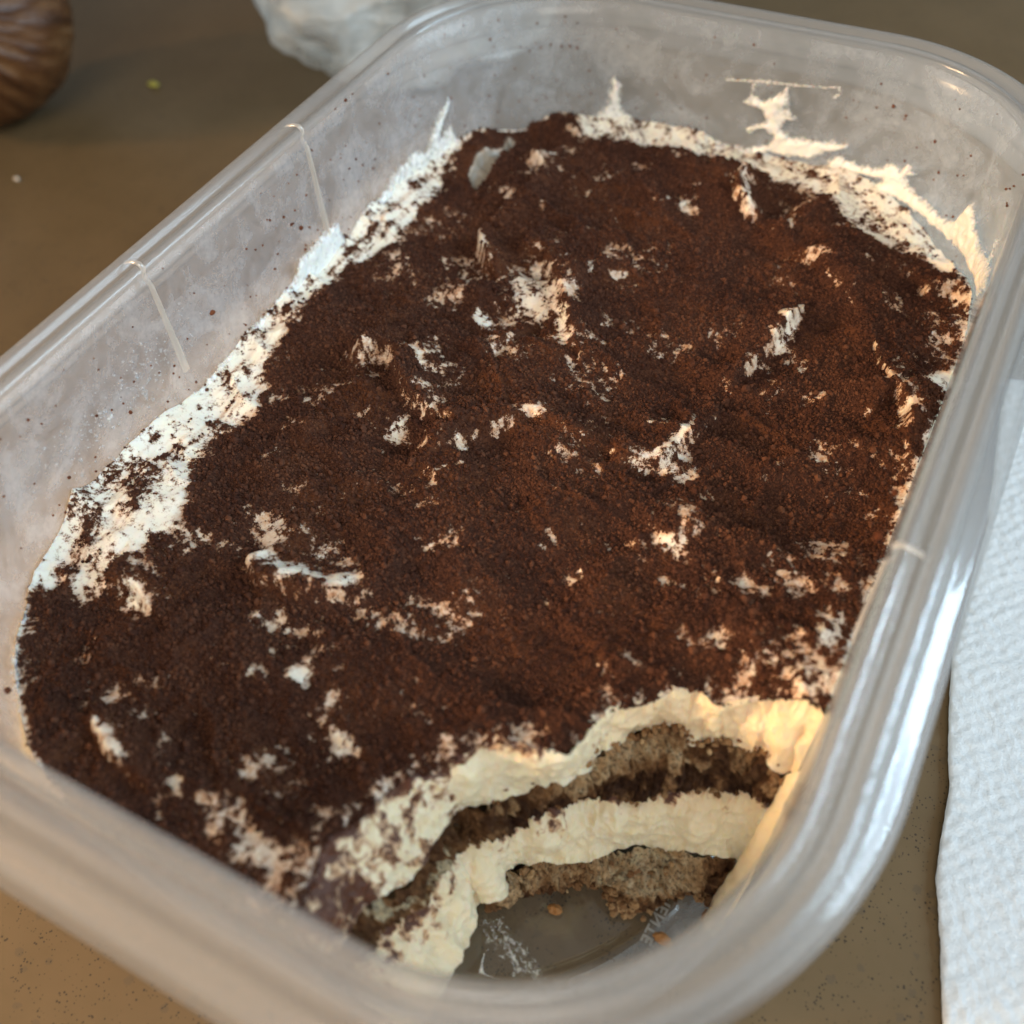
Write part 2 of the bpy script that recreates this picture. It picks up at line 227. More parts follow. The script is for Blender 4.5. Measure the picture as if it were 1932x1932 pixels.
# quartz-like countertop
mt_table, nt, out = new_mat('brown_speckled_counter'); b = NB(nt); v = b.coord()
n1 = b.noise(v, .05, 3); n2 = b.noise(v, .55, 4, .6)
base = b.ramp(n1, [(.3, (.098, .066, .031)), (.7, (.120, .081, .040))])
base = b.mix(b.math('MULTIPLY', b.ramp(n2, [(.42, (0, 0, 0)), (.75, (1, 1, 1))]), .35), base, (.12, .074, .034))
vo = b.vor(v, 1.7); thr = b.noise(v, .22, 2)
sp = b.math('LESS_THAN', b.math('ADD', vo.outputs['Distance'], b.math('MULTIPLY', b.noise(v, 3.2, 2), .22)), b.math('MULTIPLY', b.ramp(thr, [(.38, (.5,)*3), (.62, (1,)*3)]), .42))
pick = b.math('GREATER_THAN', b.n('ShaderNodeSeparateColor').outputs[0], .5)
sc = nt.nodes.new('ShaderNodeSeparateColor'); b.l(vo.outputs['Color'], sc.inputs[0])
pick = b.math('GREATER_THAN', sc.outputs[0], .30)
base = b.mix(b.math('MULTIPLY', b.math('MULTIPLY', sp, pick), .85), base, (.026, .019, .012))
vo2 = b.vor(v, .33); sc2 = nt.nodes.new('ShaderNodeSeparateColor'); b.l(vo2.outputs['Color'], sc2.inputs[0])
big = b.math('MULTIPLY', b.math('LESS_THAN', vo2.outputs['Distance'], b.math('MULTIPLY', b.noise(v, 1.3, 3), .42)), b.math('GREATER_THAN', sc2.outputs[0], .55))
base = b.mix(b.math('MULTIPLY', big, .28), base, (.05, .042, .034))
b.pbr(out, Base_Color=base, Roughness=b.ramp(n2, [(.3, (.36,)*3), (.7, (.44,)*3)]), Specular_IOR_Level=.25)

# clear cloudy plastic (thin walls: see-through, a little milky, glossy by angle)
def plastic(name, milk, rough=.08, tint=(.97, .965, .95), cloud=0.0, gloss=1.0, bumpd=0.0, base=.045, glass=0.0, diff=(.80, .80, .78)):
    mt, nt, out = new_mat(name); b = NB(nt); v = b.coord()
    tr = b.n('ShaderNodeBsdfTransparent'); tr.inputs[0].default_value = (*tint, 1)
    di = b.n('ShaderNodeBsdfDiffuse'); di.inputs[0].default_value = (*diff, 1)
    tl = b.n('ShaderNodeBsdfTranslucent'); tl.inputs[0].default_value = (.80, .80, .78, 1)
    m1 = b.n('ShaderNodeMixShader'); m1.inputs[0].default_value = .45; b.l(di.outputs[0], m1.inputs[1]); b.l(tl.outputs[0], m1.inputs[2])
    if cloud:
        c1 = b.noise(v, .09, 5, .6, 1.5); c2 = b.noise(v, .6, 4, .6)
        f = b.math('ADD', b.math('MULTIPLY', b.ramp(c1, [(.38, (0,)*3), (.62, (1,)*3)]), cloud), milk)
        f = b.math('MULTIPLY', f, b.ramp(c2, [(.3, (.7,)*3), (.7, (1.15,)*3)]))
    if glass:
        gs_ = b.n('ShaderNodeBsdfGlass'); gs_.inputs['IOR'].default_value = 1.47; gs_.inputs['Roughness'].default_value = .06; gs_.inputs[0].default_value = (.97, .97, .96, 1)
        mg = b.n('ShaderNodeMixShader'); mg.inputs[0].default_value = glass; b.l(tr.outputs[0], mg.inputs[1]); b.l(gs_.outputs[0], mg.inputs[2]); tr = mg
    m2 = b.n('ShaderNodeMixShader'); b.l(tr.outputs[0], m2.inputs[1]); b.l(m1.outputs[0], m2.inputs[2])
    if cloud: b.l(f, m2.inputs[0])
    else: m2.inputs[0].default_value = milk
    gl = b.n('ShaderNodeBsdfGlossy'); gl.inputs['Roughness'].default_value = rough; gl.inputs[0].default_value = (gloss,)*3+(1,)
    lw = b.n('ShaderNodeLayerWeight'); lw.inputs[0].default_value = .5
    fres = b.math('MULTIPLY_ADD', b.math('POWER', lw.outputs['Facing'], 4.0), .80, base)
    if bumpd:
        bn = b.bump(b.noise(v, .35, 3), bumpd); b.l(bn, gl.inputs['Normal']); b.l(bn, lw.inputs['Normal'])
    m3 = b.n('ShaderNodeMixShader'); b.l(fres, m3.inputs[0]); b.l(m2.outputs[0], m3.inputs[1]); b.l(gl.outputs[0], m3.inputs[2])
    b.l(m3.outputs[0], out.inputs[0]); return mt
mt_wall = plastic('cloudy_clear_plastic_wall', .20, .22, cloud=.20, bumpd=.05, gloss=.9, diff=(.70, .76, .83))
mt_floor = plastic('clear_plastic_floor', .03, .10, cloud=.05, bumpd=.02, base=.06)
mt_rim = plastic('thick_clear_plastic_rim', .19, .20, base=.05, glass=.14, gloss=.55, diff=(.74, .78, .82))
mt_rib = plastic('clear_plastic_rib', .42, .12, base=.10, diff=(.86, .80, .70))

# cream / cocoa top surface
def cream_color(b, v, stain=None):
    c = b.ramp(b.noise(v, .12, 3), [(.3, (.80, .745, .61)), (.7, (.83, .79, .69))])
    return c
mt_top, nt, out = new_mat('cream_dusted_with_cocoa'); b = NB(nt); v = b.coord()
cov = b.attr('cover')
fine = b.noise(v, 1.5, 4, .7); fine2 = b.noise(v, 5.0, 3, .7)
mm = b.math('ADD', cov, b.math('ADD', b.math('MULTIPLY', b.math('SUBTRACT', fine, .5), 1.5), b.math('MULTIPLY', b.math('SUBTRACT', fine2, .5), 1.3)))
cocoa = b.ramp(b.noise(v, 1.6, 4, .7), [(.3, (.032, .0125, .0080)), (.5, (.060, .0245, .0150)), (.72, (.105, .044, .025))])
cocoa = b.mix(b.ramp(b.noise(v, .06, 3, .6), [(.46, (0,)*3), (.62, (.55,)*3)]), cocoa, (.120, .042, .016))
crm = b.mix(b.math('MULTIPLY', b.attr('dusty'), b.ramp(b.noise(v, 1.1, 5, .75), [(.32, (.15,)*3), (.66, (1,)*3)])), cream_color(b, v), (.50, .245, .105))
c = b.mix(b.ramp(mm, [(-.1, (0,)*3), (.12, (.10,)*3), (.28, (.42,)*3), (.40, (1,)*3)]), crm, (.30, .125, .055))
c = b.mix(b.ramp(mm, [(.39, (0,)*3), (.47, (1,)*3)]), c, cocoa)
c = b.mix(b.attr('film'), c, (.26, .225, .175))
mask = b.ramp(mm, [(.36, (0,)*3), (.46, (1,)*3)])
gr = b.vor(v, 2.2); h1 = b.math('ADD', b.math('MULTIPLY', gr.outputs['Distance'], -.6), b.math('ADD', b.noise(v, 1.5, 4, .7), b.math('MULTIPLY', fine2, .4)))
hh = b.math('ADD', b.math('MULTIPLY', h1, b.math('ADD', b.math('MULTIPLY', mask, .93), .07)), b.math('MULTIPLY', mask, .30))
b.pbr(out, Base_Color=c, Roughness=b.ramp(mask, [(0, (.34,)*3), (1, (.92,)*3)]), Subsurface_Weight=b.ramp(mask, [(0, (.55,)*3), (1, (0,)*3)]), Subsurface_Radius=SSR, Subsurface_Scale=1.0,
      Specular_IOR_Level=b.ramp(mask, [(0, (.45,)*3), (1, (.12,)*3)]), Normal=b.bump(hh, .42))

# loose cocoa grains
def grain_mat(name, stops, seedscale=1):
    mt, nt, out = new_mat(name); b = NB(nt)
    oi = b.n('ShaderNodeObjectInfo'); ge = b.n('ShaderNodeNewGeometry'); mp = b.n('ShaderNodeMapping'); mp.inputs['Scale'].default_value = (1000,)*3; b.l(ge.outputs['Position'], mp.inputs[0])
    f = b.math('ADD', b.math('MULTIPLY', oi.outputs['Random'], .55), b.math('ADD', b.math('MULTIPLY', b.noise(mp.outputs[0], .09, 4, .6), .8), -.12))
    b.pbr(out, Base_Color=b.ramp(f, stops), Roughness=.95, Specular_IOR_Level=.1); return mt
mt_grain = grain_mat('cocoa_grains', [(.05, (.022, .0085, .0060)), (.5, (.054, .0215, .0135)), (.75, (.090, .037, .0210)), (.97, (.125, .052, .027))])

# cut faces
mt_cut, nt, out = new_mat('whipped_cream_cut'); b = NB(nt); v = b.coord()
c = b.ramp(b.noise(v, .35, 4, .6), [(.3, (.90, .785, .535)), (.7, (.93, .85, .66))])
c = b.mix(b.math('MULTIPLY', b.attr('peach'), .8), c, (.83, .56, .31))
st = b.math('ADD', b.attr('stain'), b.math('MULTIPLY', b.math('SUBTRACT', b.noise(v, .55, 5, .66, .8), .5), 1.7))
c = b.mix(b.ramp(st, [(.38, (0,)*3), (.55, (.75,)*3)]), c, (.50, .27, .145))
c = b.mix(b.ramp(st, [(.56, (0,)*3), (.70, (1,)*3)]), c, (.11, .042, .024))
b.pbr(out, Base_Color=c, Roughness=.32, Subsurface_Weight=.6, Subsurface_Radius=SSR, Subsurface_Scale=1.0, Specular_IOR_Level=.35,
      Normal=b.bump(b.math('ADD', b.noise(v, .9, 5, .65), b.math('MULTIPLY', b.noise(v, 4, 2), .25)), .32))
mt_sponge, nt, out = new_mat('soaked_sponge_crumb'); b = NB(nt); v = b.coord()
so = b.math('ADD', b.attr('soak_shade'), b.math('MULTIPLY', b.math('SUBTRACT', b.noise(v, .55, 5, .65), .5), 1.0))
c = b.ramp(so, [(.0, (.90, .77, .52)), (.10, (.76, .56, .34)), (.24, (.70, .465, .25)), (.45, (.40, .215, .098)), (.62, (.19, .090, .040)), (.85, (.060, .025, .014))])
pore_shade = b.ramp(b.noise(v, 1.7, 4, .7), [(.40, (1,)*3), (.50, (0,)*3)])  # shade inside the crumb's pores, painted into the colour
c = b.mix(b.math('MULTIPLY', pore_shade, .75), c, (.11, .052, .027))
b.pbr(out, Base_Color=c, Roughness=.85, Specular_IOR_Level=.2, Subsurface_Weight=.15, Subsurface_Radius=SSR,
      Normal=b.bump(b.math('ADD', b.noise(v, 1.7, 5, .75), b.math('MULTIPLY', b.noise(v, 5, 3), .35)), 1.3))
mt_smear, nt, out = new_mat('cream_smear'); b = NB(nt); v = b.coord()
c = b.ramp(b.noise(v, .3, 3), [(.3, (.80, .79, .72)), (.7, (.84, .85, .82))])
st = b.math('ADD', b.attr('dust'), b.math('MULTIPLY', b.math('SUBTRACT', b.noise(v, 1.3, 4, .65), .5), 1.1))
c = b.mix(b.ramp(st, [(.52, (0,)*3), (.60, (1,)*3)]), c, (.42, .17, .075))
c = b.mix(b.ramp(st, [(.62, (0,)*3), (.70, (1,)*3)]), c, (.09, .032, .016))
p = b.pbr(None, Base_Color=c, Roughness=.35, Subsurface_Weight=.5, Subsurface_Radius=SSR, Specular_IOR_Level=.4, Normal=b.bump(b.noise(v, .8, 4, .6), .25))
tr = b.n('ShaderNodeBsdfTransparent'); ms = b.n('ShaderNodeMixShader')
b.l(b.ramp(b.math('ADD', b.attr('thick'), b.math('MULTIPLY', b.math('SUBTRACT', b.noise(v, 1.1, 5, .7), .5), 1.5)), [(.02, (0,)*3), (.25, (.45,)*3), (.60, (1,)*3)]), ms.inputs[0])
b.l(tr.outputs[0], ms.inputs[1]); b.l(p.outputs[0], ms.inputs[2]); b.l(ms.outputs[0], out.inputs[0])

# ------------------------------------------------------------------ countertop
V = [(-1100, -700, 0), (900, -700, 0), (900, 1100, 0), (-1100, 1100, 0), (-1100, -700, -30), (900, -700, -30), (900, 1100, -30), (-1100, 1100, -30)]
F = [(0, 1, 2, 3), (7, 6, 5, 4), (0, 4, 5, 1), (1, 5, 6, 2), (2, 6, 7, 3), (3, 7, 4, 0)]
link('countertop', mesh_np('countertop', V, F, False, mats=[mt_table]), kind='structure')

# ------------------------------------------------------------------ the tub
tub = thing('plastic_tub', 'clear cloudy plastic food tub holding the tiramisu, rounded corners and thick rim', 'food container', (0, 0, 0))
# wall (inner skin, outer skin)
prof = [(offz(z), Rz(z), z) for z in [58.9, 56, 52, 48, 44, 40, 36, 32, 28, 24, 20, 16, 12, 9, 7, 5.6]]
prof += [(8.9, 41.5, 4.4), (9.6, 41, 3.4), (10.8, 40, 2.6), (12.2, 39, 2.2), (13.2, 38.4, 1.95)]
Vi, Fi = loft(prof)
po = [(14.8, 37, .9), (13.4, 38, .55), (12.0, 39, .6), (10.2, 40, 1.0), (8.6, 41, 2.2), (7.5, 42, 4.5)]
po += [(offz(z)-1.25, Rz(z)+.9, z) for z in [8, 14, 20, 28, 36, 44, 50.5]]
Vo, Fo = loft(po)
link('wall', mesh_np('tub_wall', np.r_[Vi, Vo], np.r_[Fi[:, ::-1], Fo+len(Vi)], mats=[mt_wall]), tub)
# floor: raised panel with a soft moulded step round it
pf = [(13.2, 38.4, 1.95), (13.6, 38, 1.95), (14.0, 37.8, 2.16), (14.4, 37.6, 2.42), (14.8, 37.4, 2.62), (15.2, 37.2, 2.6), (15.7, 36.6, 2.1), (16.1, 36, 1.72), (16.8, 36, 1.7), (24, 30, 1.7), (40, 16, 1.7), (58, 2, 1.7)]
Vf, Ff = loft(pf)
link('floor', mesh_np('tub_floor', Vf, Ff[:, ::-1], mats=[mt_floor]), tub)
# rim: top bead, groove and flared skirt
pr = [(6.07, 30.4, 58.9), (6.0, 30.5, 59.5), (5.7, 30.8, 60.0), (5.2, 31.3, 60.25), (4.6, 31.9, 60.2), (4.15, 32.35, 59.75), (3.75, 32.7, 59.0), (3.3, 33.2, 58.75), (2.8, 33.7, 58.8), (2.4, 34.1, 59.2), (2.1, 34.4, 59.9),
      (1.5, 35, 60.25), (.9, 35.6, 60.2), (.4, 36.1, 59.8), (.1, 36.5, 59.1), (-.05, 37.2, 57.8), (-.2, 38.5, 56.0), (-.35, 40, 54.4), (-.7, 41.5, 53.4), (-1.5, 43.5, 52.9), (-2.5, 46, 52.6), (-3.2, 48, 52.1), (-3.65, 49.5, 51.2), (-3.85, 50.5, 49.6), (-4.05, 51, 48.2),
      (-4.35, 51.8, 47.6), (-4.45, 51.9, 47.1), (-4.3, 51.8, 46.75), (-3.9, 51.4, 46.8), (-3.2, 50.5, 48), (-2.8, 49, 50.4), (-1.6, 45, 51.4), (.2, 42, 51.8), (.9, 40, 53), (1.4, 38, 56.5), (2.2, 36, 58.2), (4.0, 33, 58.2), (4.75, 32, 55), (offz(50.5)-1.25, Rz(50.5)+.9, 50.5)]
Vr, Fr = loft(pr)
rim = link('rim', mesh_np('tub_rim', Vr, Fr, mats=[mt_rim]), tub)
# ribs: slim vertical mouldings down the long walls and over the bead
def rib(y, side, zlow, parent):
    pth = [(6.4-.9, 58.2), (6.1, 60.0), (5.4, 60.75), (4.2, 60.7), (2.6, 60.1)][::-1]+[(offz(z), z) for z in (57, 52, 47, 43, zlow)]
    V = []; nv = len(pth)
    for i, (o, z) in enumerate(pth):
        wd = 0.42 if i < 6 else 0.42+.10*(i-5)
        hgt = .55 if i < nv-1 else .25
        for k in range(7):
            t = math.pi*k/6
            V.append((side*(A_-o-hgt*math.sin(t)*(1 if i > 4 else .5)), y+wd*math.cos(t)+(60-z)*.012*(1 if y < 40 else 0), z+(hgt*math.sin(t)*.6 if i <= 4 else 0)))
    return link('rib', mesh_np('rib', V, gridfaces(7, nv), mats=[mt_rib]), parent)
rib(21.5, -1, 37.5, tub); rib(-19.5, -1, 39.5, tub); rib(-23.4, 1, 40, tub)
# moulded lettering under the floor, read mirrored through it
fc = bpy.data.curves.new('embossed_lettering', 'FONT'); fc.body = 'MENTE'; fc.size = 2.3*S; fc.extrude = .18*S; fc.offset = 0.0
fc.bevel_depth = .05*S; fc.align_x = 'CENTER'; fc.space_character = 1.12
fc.materials.append(plastic('moulded_letters', .42, .15))
ft = bpy.data.objects.new('embossed_lettering', fc); col.objects.link(ft); ft.parent = tub
p0, p1 = [np.array(q) for q in K['TXT']]; d = (p1-p0)/np.linalg.norm(p1-p0); mid = (p0+p1)/2
nrm = np.array((-d[1], d[0]))        # left of the direction of reading
if nrm[0] > 0: nrm = -nrm
ft.matrix_world = Matrix(((d[0], nrm[0], 0, mid[0]*S), (d[1], nrm[1], 0, mid[1]*S), (0, 0, 1, 1.75*S), (0, 0, 0, 1)))
bpy.context.view_layer.update()
fm = bpy.data.meshes.new_from_object(ft.evaluated_get(bpy.context.evaluated_depsgraph_get())); mw = ft.matrix_world.copy()
bpy.data.objects.remove(ft); ft = bpy.data.objects.new('embossed_lettering', fm); col.objects.link(ft); ft.parent = tub; ft.matrix_world = mw

# ------------------------------------------------------------------ tiramisu top surface
tira = thing('tiramisu', 'layered tiramisu dusted with dark cocoa, one corner scooped out, filling the clear tub', 'dessert', (0, 0, 2))
def part(name, me, **props):
    o = link(name, me, None, **props); o.parent = tira; o.location = (0, 0, -2*S); return o
# outline of the scoop at the surface
T = [[10.6, -88.5, 34.8], [10.5, -85.2, 34.8]]+K['T']+[[57.5, -32.3, 34.8]]
T2 = np.array(T)[:, :2]
def densify(P, step=.5):
    P = np.asarray(P, float); d = np.r_[0, np.cumsum(np.linalg.norm(np.diff(P, axis=0), axis=1))]
    # centripetal-ish smoothing by cubic hermite
    t = np.linspace(0, d[-1], int(d[-1]/step)+1); i = np.clip(np.searchsorted(d, t, side='right')-1, 0, len(P)-2)
    m_ = np.gradient(P, d, axis=0); h = (d[i+1]-d[i])[:, None]; s = ((t-d[i])[:, None])/h
    return (2*s**3-3*s**2+1)*P[i]+(s**3-2*s**2+s)*h*m_[i]+(-2*s**3+3*s**2)*P[i+1]+(s**3-s**2)*h*m_[i+1]
Tline = densify(np.array(T), .3)[:, :2]
sc_poly = np.r_[Tline, [[75, -32.3], [75, -100], [10.6, -100]]]

def top_height(x, y):
    h = 34.8 + 2.8*(fbm2(x/23+3, y/23, 3, 11)-.5)*2 + .8*(fbm2(x/5.5, y/5.5, 3, 23)-.5)*2
    q1 = x+4*(fbm2(x/14, y/14, 2, 35)-.5)*2; q2 = y+4*(fbm2(x/14+9, y/14, 2, 36)-.5)*2
    r2 = 1-np.abs(2*fbm2(q1/21+1, q2/14+4, 2, 45)-1); h = h+1.5*(smooth(.35, 1, r2)-.4)
    wx = x+2.2*(fbm2(x/9, y/9, 2, 31)-.5)*2; wy = y+2.2*(fbm2(x/9+50, y/9, 2, 32)-.5)*2
    rd = 1-np.abs(2*fbm2(wx/15-7, wy/10+2, 3, 41)-1); h = h+1.1*(rd**4-.35)
    for P, wdt, ht in K['ST']:
        d_, sd, tt = poly_sd(x, y, P, False)
        wv = np.where(sd > 0, wdt*2.1, wdt*.42)
        h = h+ht*1.6*np.exp(-(d_/wv)**2)*smooth(0, .12, tt)**.5*(.6+.4*smooth(0, .15, 1-tt))
    e = -sdf_in(x, y, 6.5, 43.)
    h = h+1.3*np.exp(-e/3.0)*smooth(0, 20, -x+10)+.5*np.exp(-e/2.)-.35
    dv = poly_sd(x, y, K['VOID']); h = h-2.0*smooth(.6, -1.0, dv)
    return h
def coverage(x, y):
    wx = x+1.6*(fbm2(x/2.5, y/2.5, 3, 51)-.5)*2; wy = y+1.6*(fbm2(x/2.5+9, y/2.5+30, 3, 52)-.5)*2
    sub = .38*smooth(.46, .72, fbm2(x/6, y/6, 4, 61))
    pt = np.zeros(x.shape)
    for cx, cy, ax, ay, bx, by, s in K['PT']:
        det = ax*by-ay*bx
        if abs(det) < 1e-3: continue
        u = ((wx-cx)*by-(wy-cy)*bx)/det; v_ = (-(wx-cx)*ay+(wy-cy)*ax)/det
        r = np.sqrt(u*u+v_*v_)
        pt = np.maximum(pt, min(.93, s*1.02)*smooth(1.8, .2, r))
    sub = np.maximum(sub, pt)
    lb = poly_sd(wx*.7+x*.3, wy*.7+y*.3, K['LB']); sub = np.maximum(sub, .90*smooth(2.6, -1.6, lb))
    fb = poly_sd(wx*.7+x*.3, wy*.7+y*.3, K['FB']); sub = np.maximum(sub, .87*smooth(2.6, -1.4, fb))
    dT, _, _ = poly_sd(x, y, Tline, False)
    sub = np.maximum(sub, .62*smooth(4.5, .2, dT)*smooth(.35, .6, fbm2(x/3, y/3, 3, 91)))
    gx_ = (top_height(x+.35, y)-top_height(x-.35, y))/.7; gy_ = (top_height(x, y+.35)-top_height(x, y-.35))/.7
    sl = np.hypot(gx_, gy_); sub = np.maximum(sub, .40*smooth(.8, 1.8, sl)+sub*.22*smooth(.4, 1.1, sl))
    e_ = -sdf_in(x, y, 6.5, 43.); ban = smooth(11, 7, e_)*smooth(-38, -44, x+.0*y); sub = np.where(ban > 0, sub-ban*smooth(1.2, 3, e_)*.5*np.clip(fbm2(e_/.9, y/11, 3, 95)-.42, 0, 1)*2.2, sub); sub = np.maximum(sub, .72*smooth(1.6, .1, e_))
    # ragged islands of powder: coarse clumps, streaks and fine dust
    n = fbm2(x/2.6, y/2.6, 3, 71, .55); st_ = fbm2((x*.8-y*.6)/3.2, (x*.6+y*.8)/.9, 3, 73); n2 = fbm2(x/.7, y/.7, 3, 77, .7)
    tot = ((n-.5)*1.2+(st_-.5)*.65+(n2-.5)*1.3)
    global CB
    CB = .95-.98*sub
    c = CB+tot*(.26+.80*np.clip(sub*2.2, 0, 1)*np.clip(1.5-sub, .5, 1))
    return c
STEP = .25
gx = np.arange(-56.5, 56.5, STEP); gy = np.arange(-86.5, 86.5, STEP)
X, Y = np.meshgrid(gx, gy); nxg = len(gx)
X = X+(noise2(X*3, Y*3, 5)-.5)*.1; Y = Y+(noise2(X*3+40, Y*3, 6)-.5)*.1
OFFW, RW = 6.56, 42.97
sd = sdf_in(X, Y, OFFW, RW)
# pull outside vertices near the outline back onto it
gxn = (sdf_in(X+.05, Y, OFFW, RW)-sdf_in(X-.05, Y, OFFW, RW))/.1; gyn = (sdf_in(X, Y+.05, OFFW, RW)-sdf_in(X, Y-.05, OFFW, RW))/.1
m_ = sd > -.12; X = np.where(m_, X-gxn*sd, X); Y = np.where(m_, Y-gyn*sd, Y)
dS = np.full(X.shape, 99.); near = (X > 2) & (Y < -26)
dS[near] = poly_sd(X[near], Y[near], sc_poly)
keepv = (sd < STEP*1.5) & (dS > -STEP*.75)
# snap scoop edge
en = near & (np.abs(dS) < STEP*.75)
ii = np.argwhere(en); Q = np.c_[X[en], Y[en]]
for k0 in range(0, len(Q), 2000):
    q = Q[k0:k0+2000]; dd = ((q[:, None]-Tline[None])**2).sum(-1); j = dd.argmin(1); ok = dd.min(1) < .3
    q[ok] = Tline[j[ok]]; Q[k0:k0+2000] = q
X[en] = Q[:, 0]; Y[en] = Q[:, 1]
Z = np.zeros(X.shape); kv = keepv
Z[kv] = top_height(X[kv], Y[kv])
CV = np.zeros(X.shape); CV[kv] = coverage(X[kv], Y[kv]); DU = np.zeros(X.shape); DU[kv] = np.clip((CB-.10)/.42, 0, 1)
thick = smooth(.35, .75, CV)
Z[kv] += (.28*thick + .30*thick*(fbm2(X/.8, Y/.8, 3, 81)-.5)*2)[kv]
dTl = np.full(X.shape, 9.); dTl[near] = poly_sd(X[near], Y[near], Tline, False)[0]
Z[kv] -= (.7*np.exp(-(dTl/.9)**2))[kv]
film = np.zeros(X.shape); film[kv] = smooth(.5, -.2, poly_sd(X[kv]+.5*(noise2(X[kv], Y[kv], 3)-.5), Y[kv], K['VOID']))
CV = np.where(film > .2, CV-.9*film, CV)
fc4 = gridfaces(nxg, len(gy)); kf = kv.ravel()[fc4].all(1); fc4 = fc4[kf]
used = np.unique(fc4); remap = -np.ones(X.size, int); remap[used] = np.arange(len(used))
Vt = np.c_[X.ravel()[used], Y.ravel()[used], Z.ravel()[used]]
part('cream_top', mesh_np('cream_top', Vt, remap[fc4], attrs={'cover': CV.ravel()[used], 'film': film.ravel()[used], 'dusty': DU.ravel()[used]}, mats=[mt_top]))

# ------------------------------------------------------------------ grains instanced as one countless mass
def instancer(name, me_pts, mat, subdiv, rmin, rmax, lump, parent, **props):
    o = link(name, me_pts, None, **props)
    if parent is tira: o.parent = tira; o.location = (0, 0, -2*S)
    elif parent: o.parent = parent
    ng = bpy.data.node_groups.new(name, 'GeometryNodeTree')
    ng.interface.new_socket('Geometry', in_out='INPUT', socket_type='NodeSocketGeometry')
    ng.interface.new_socket('Geometry', in_out='OUTPUT', socket_type='NodeSocketGeometry')
    N = ng.nodes; L = ng.links
    gi = N.new('NodeGroupInput'); go = N.new('NodeGroupOutput')
    ico = N.new('GeometryNodeMeshIcoSphere'); ico.inputs['Radius'].default_value = .5*S; ico.inputs['Subdivisions'].default_value = subdiv
    sp = N.new('GeometryNodeSetPosition'); nt_ = N.new('ShaderNodeTexNoise'); nt_.inputs['Scale'].default_value = 1600
    vm = N.new('ShaderNodeVectorMath'); vm.operation = 'SUBTRACT'; vm.inputs[1].default_value = (.5, .5, .5)
    vs = N.new('ShaderNodeVectorMath'); vs.operation = 'SCALE'; vs.inputs['Scale'].default_value = lump*S
    L.new(nt_.outputs['Color'], vm.inputs[0]); L.new(vm.outputs[0], vs.inputs[0]); L.new(vs.outputs[0], sp.inputs['Offset']); L.new(ico.outputs[0], sp.inputs['Geometry'])
    sm = N.new('GeometryNodeSetMaterial'); sm.inputs['Material'].default_value = mat; L.new(sp.outputs[0], sm.inputs[0])
    iop = N.new('GeometryNodeInstanceOnPoints'); L.new(gi.outputs[0], iop.inputs['Points']); L.new(sm.outputs[0], iop.inputs['Instance'])
    rv = N.new('FunctionNodeRandomValue'); rv.data_type = 'FLOAT_VECTOR'; rv.inputs[0].default_value = (0, 0, 0); rv.inputs[1].default_value = (6.28, 6.28, 6.28)
    L.new(rv.outputs[0], iop.inputs['Rotation'])
    na = N.new('GeometryNodeInputNamedAttribute'); na.data_type = 'FLOAT'; na.inputs['Name'].default_value = 'gs'
    r2 = N.new('FunctionNodeRandomValue'); r2.data_type = 'FLOAT_VECTOR'; r2.inputs[0].default_value = (rmin,)*3; r2.inputs[1].default_value = (rmax,)*3; r2.inputs['Seed'].default_value = 5
    v2 = N.new('ShaderNodeVectorMath'); v2.operation = 'SCALE'; L.new(r2.outputs[0], v2.inputs[0]); L.new(na.outputs[0], v2.inputs['Scale'])
    L.new(v2.outputs[0], iop.inputs['Scale']); L.new(iop.outputs[0], go.inputs[0])
    md = o.modifiers.new('scatter', 'NODES'); md.node_group = ng
    return o
cvv = CV.ravel()[used]
prob = smooth(.42, .72, cvv)+.035*(cvv > .12)
NG = 190000
pick_ = rng.choice(len(used), size=NG, p=prob/prob.sum())
gp = Vt[pick_]+np.c_[rng.uniform(-.13, .13, (NG, 2)), np.zeros(NG)]
gsz = np.exp(rng.normal(math.log(.21), .50, NG)); gsz = np.clip(gsz, .10, .8)
big = rng.random(NG) < .0025; gsz[big] = rng.uniform(.7, 1.15, big.sum())
gp[:, 2] += gsz*.18
instancer('cocoa_powder', mesh_np('cocoa_powder', gp, np.zeros((0, 3), int), attrs={'gs': gsz}), mt_grain, 2, .6, 1.35, .7, tira, kind='stuff')

# ------------------------------------------------------------------ the cut: stacked bands from the surface to the floor
def curve_u(P, n): 
    D = densify(np.array(P, float), .25); d = np.r_[0, np.cumsum(np.linalg.norm(np.diff(D, axis=0), axis=1))]
    t = np.linspace(0, d[-1], n); return np.stack([np.interp(t, d, D[:, k]) for k in range(3)], 1)
NU = 560
cT = [[10.5, -85.2, 34.8]]+K['T'][:-1]+[[55.45, -32.2, 34.8]]
c1 = [[13.0, -84.6, 25]]+K['C1']+[[55.0, -36.2, 25]]
c2 = [[14.6, -84.2, 18]]+K['C2']+[[54.6, -37.6, 18]]
c3 = [[22.4, -83.5, 8.5]]+K['C3']+[[53.6, -44.4, 9.5]]
c4 = [[20.8, -82.6, 2.3]]+K['C4']+[[50.8, -49.6, 2.3]]
U = [curve_u(c_, NU) for c_ in (cT, c1, c2, c3, c4)]
U[0][:, 2] = top_height(U[0][:, 0], U[0][:, 1])-.15
uu = np.linspace(0, 1, NU)
for k, seed in ((1, 3), (2, 4), (3, 5)):
    a_ = (1.7, 1.9, 1.5)[k-1]
    U[k][:, 2] += a_*(fbm2(uu*26, 0*uu+seed, 3, 100+seed)-.5)*2*smooth(0, .03, uu)*smooth(0, .03, 1-uu)
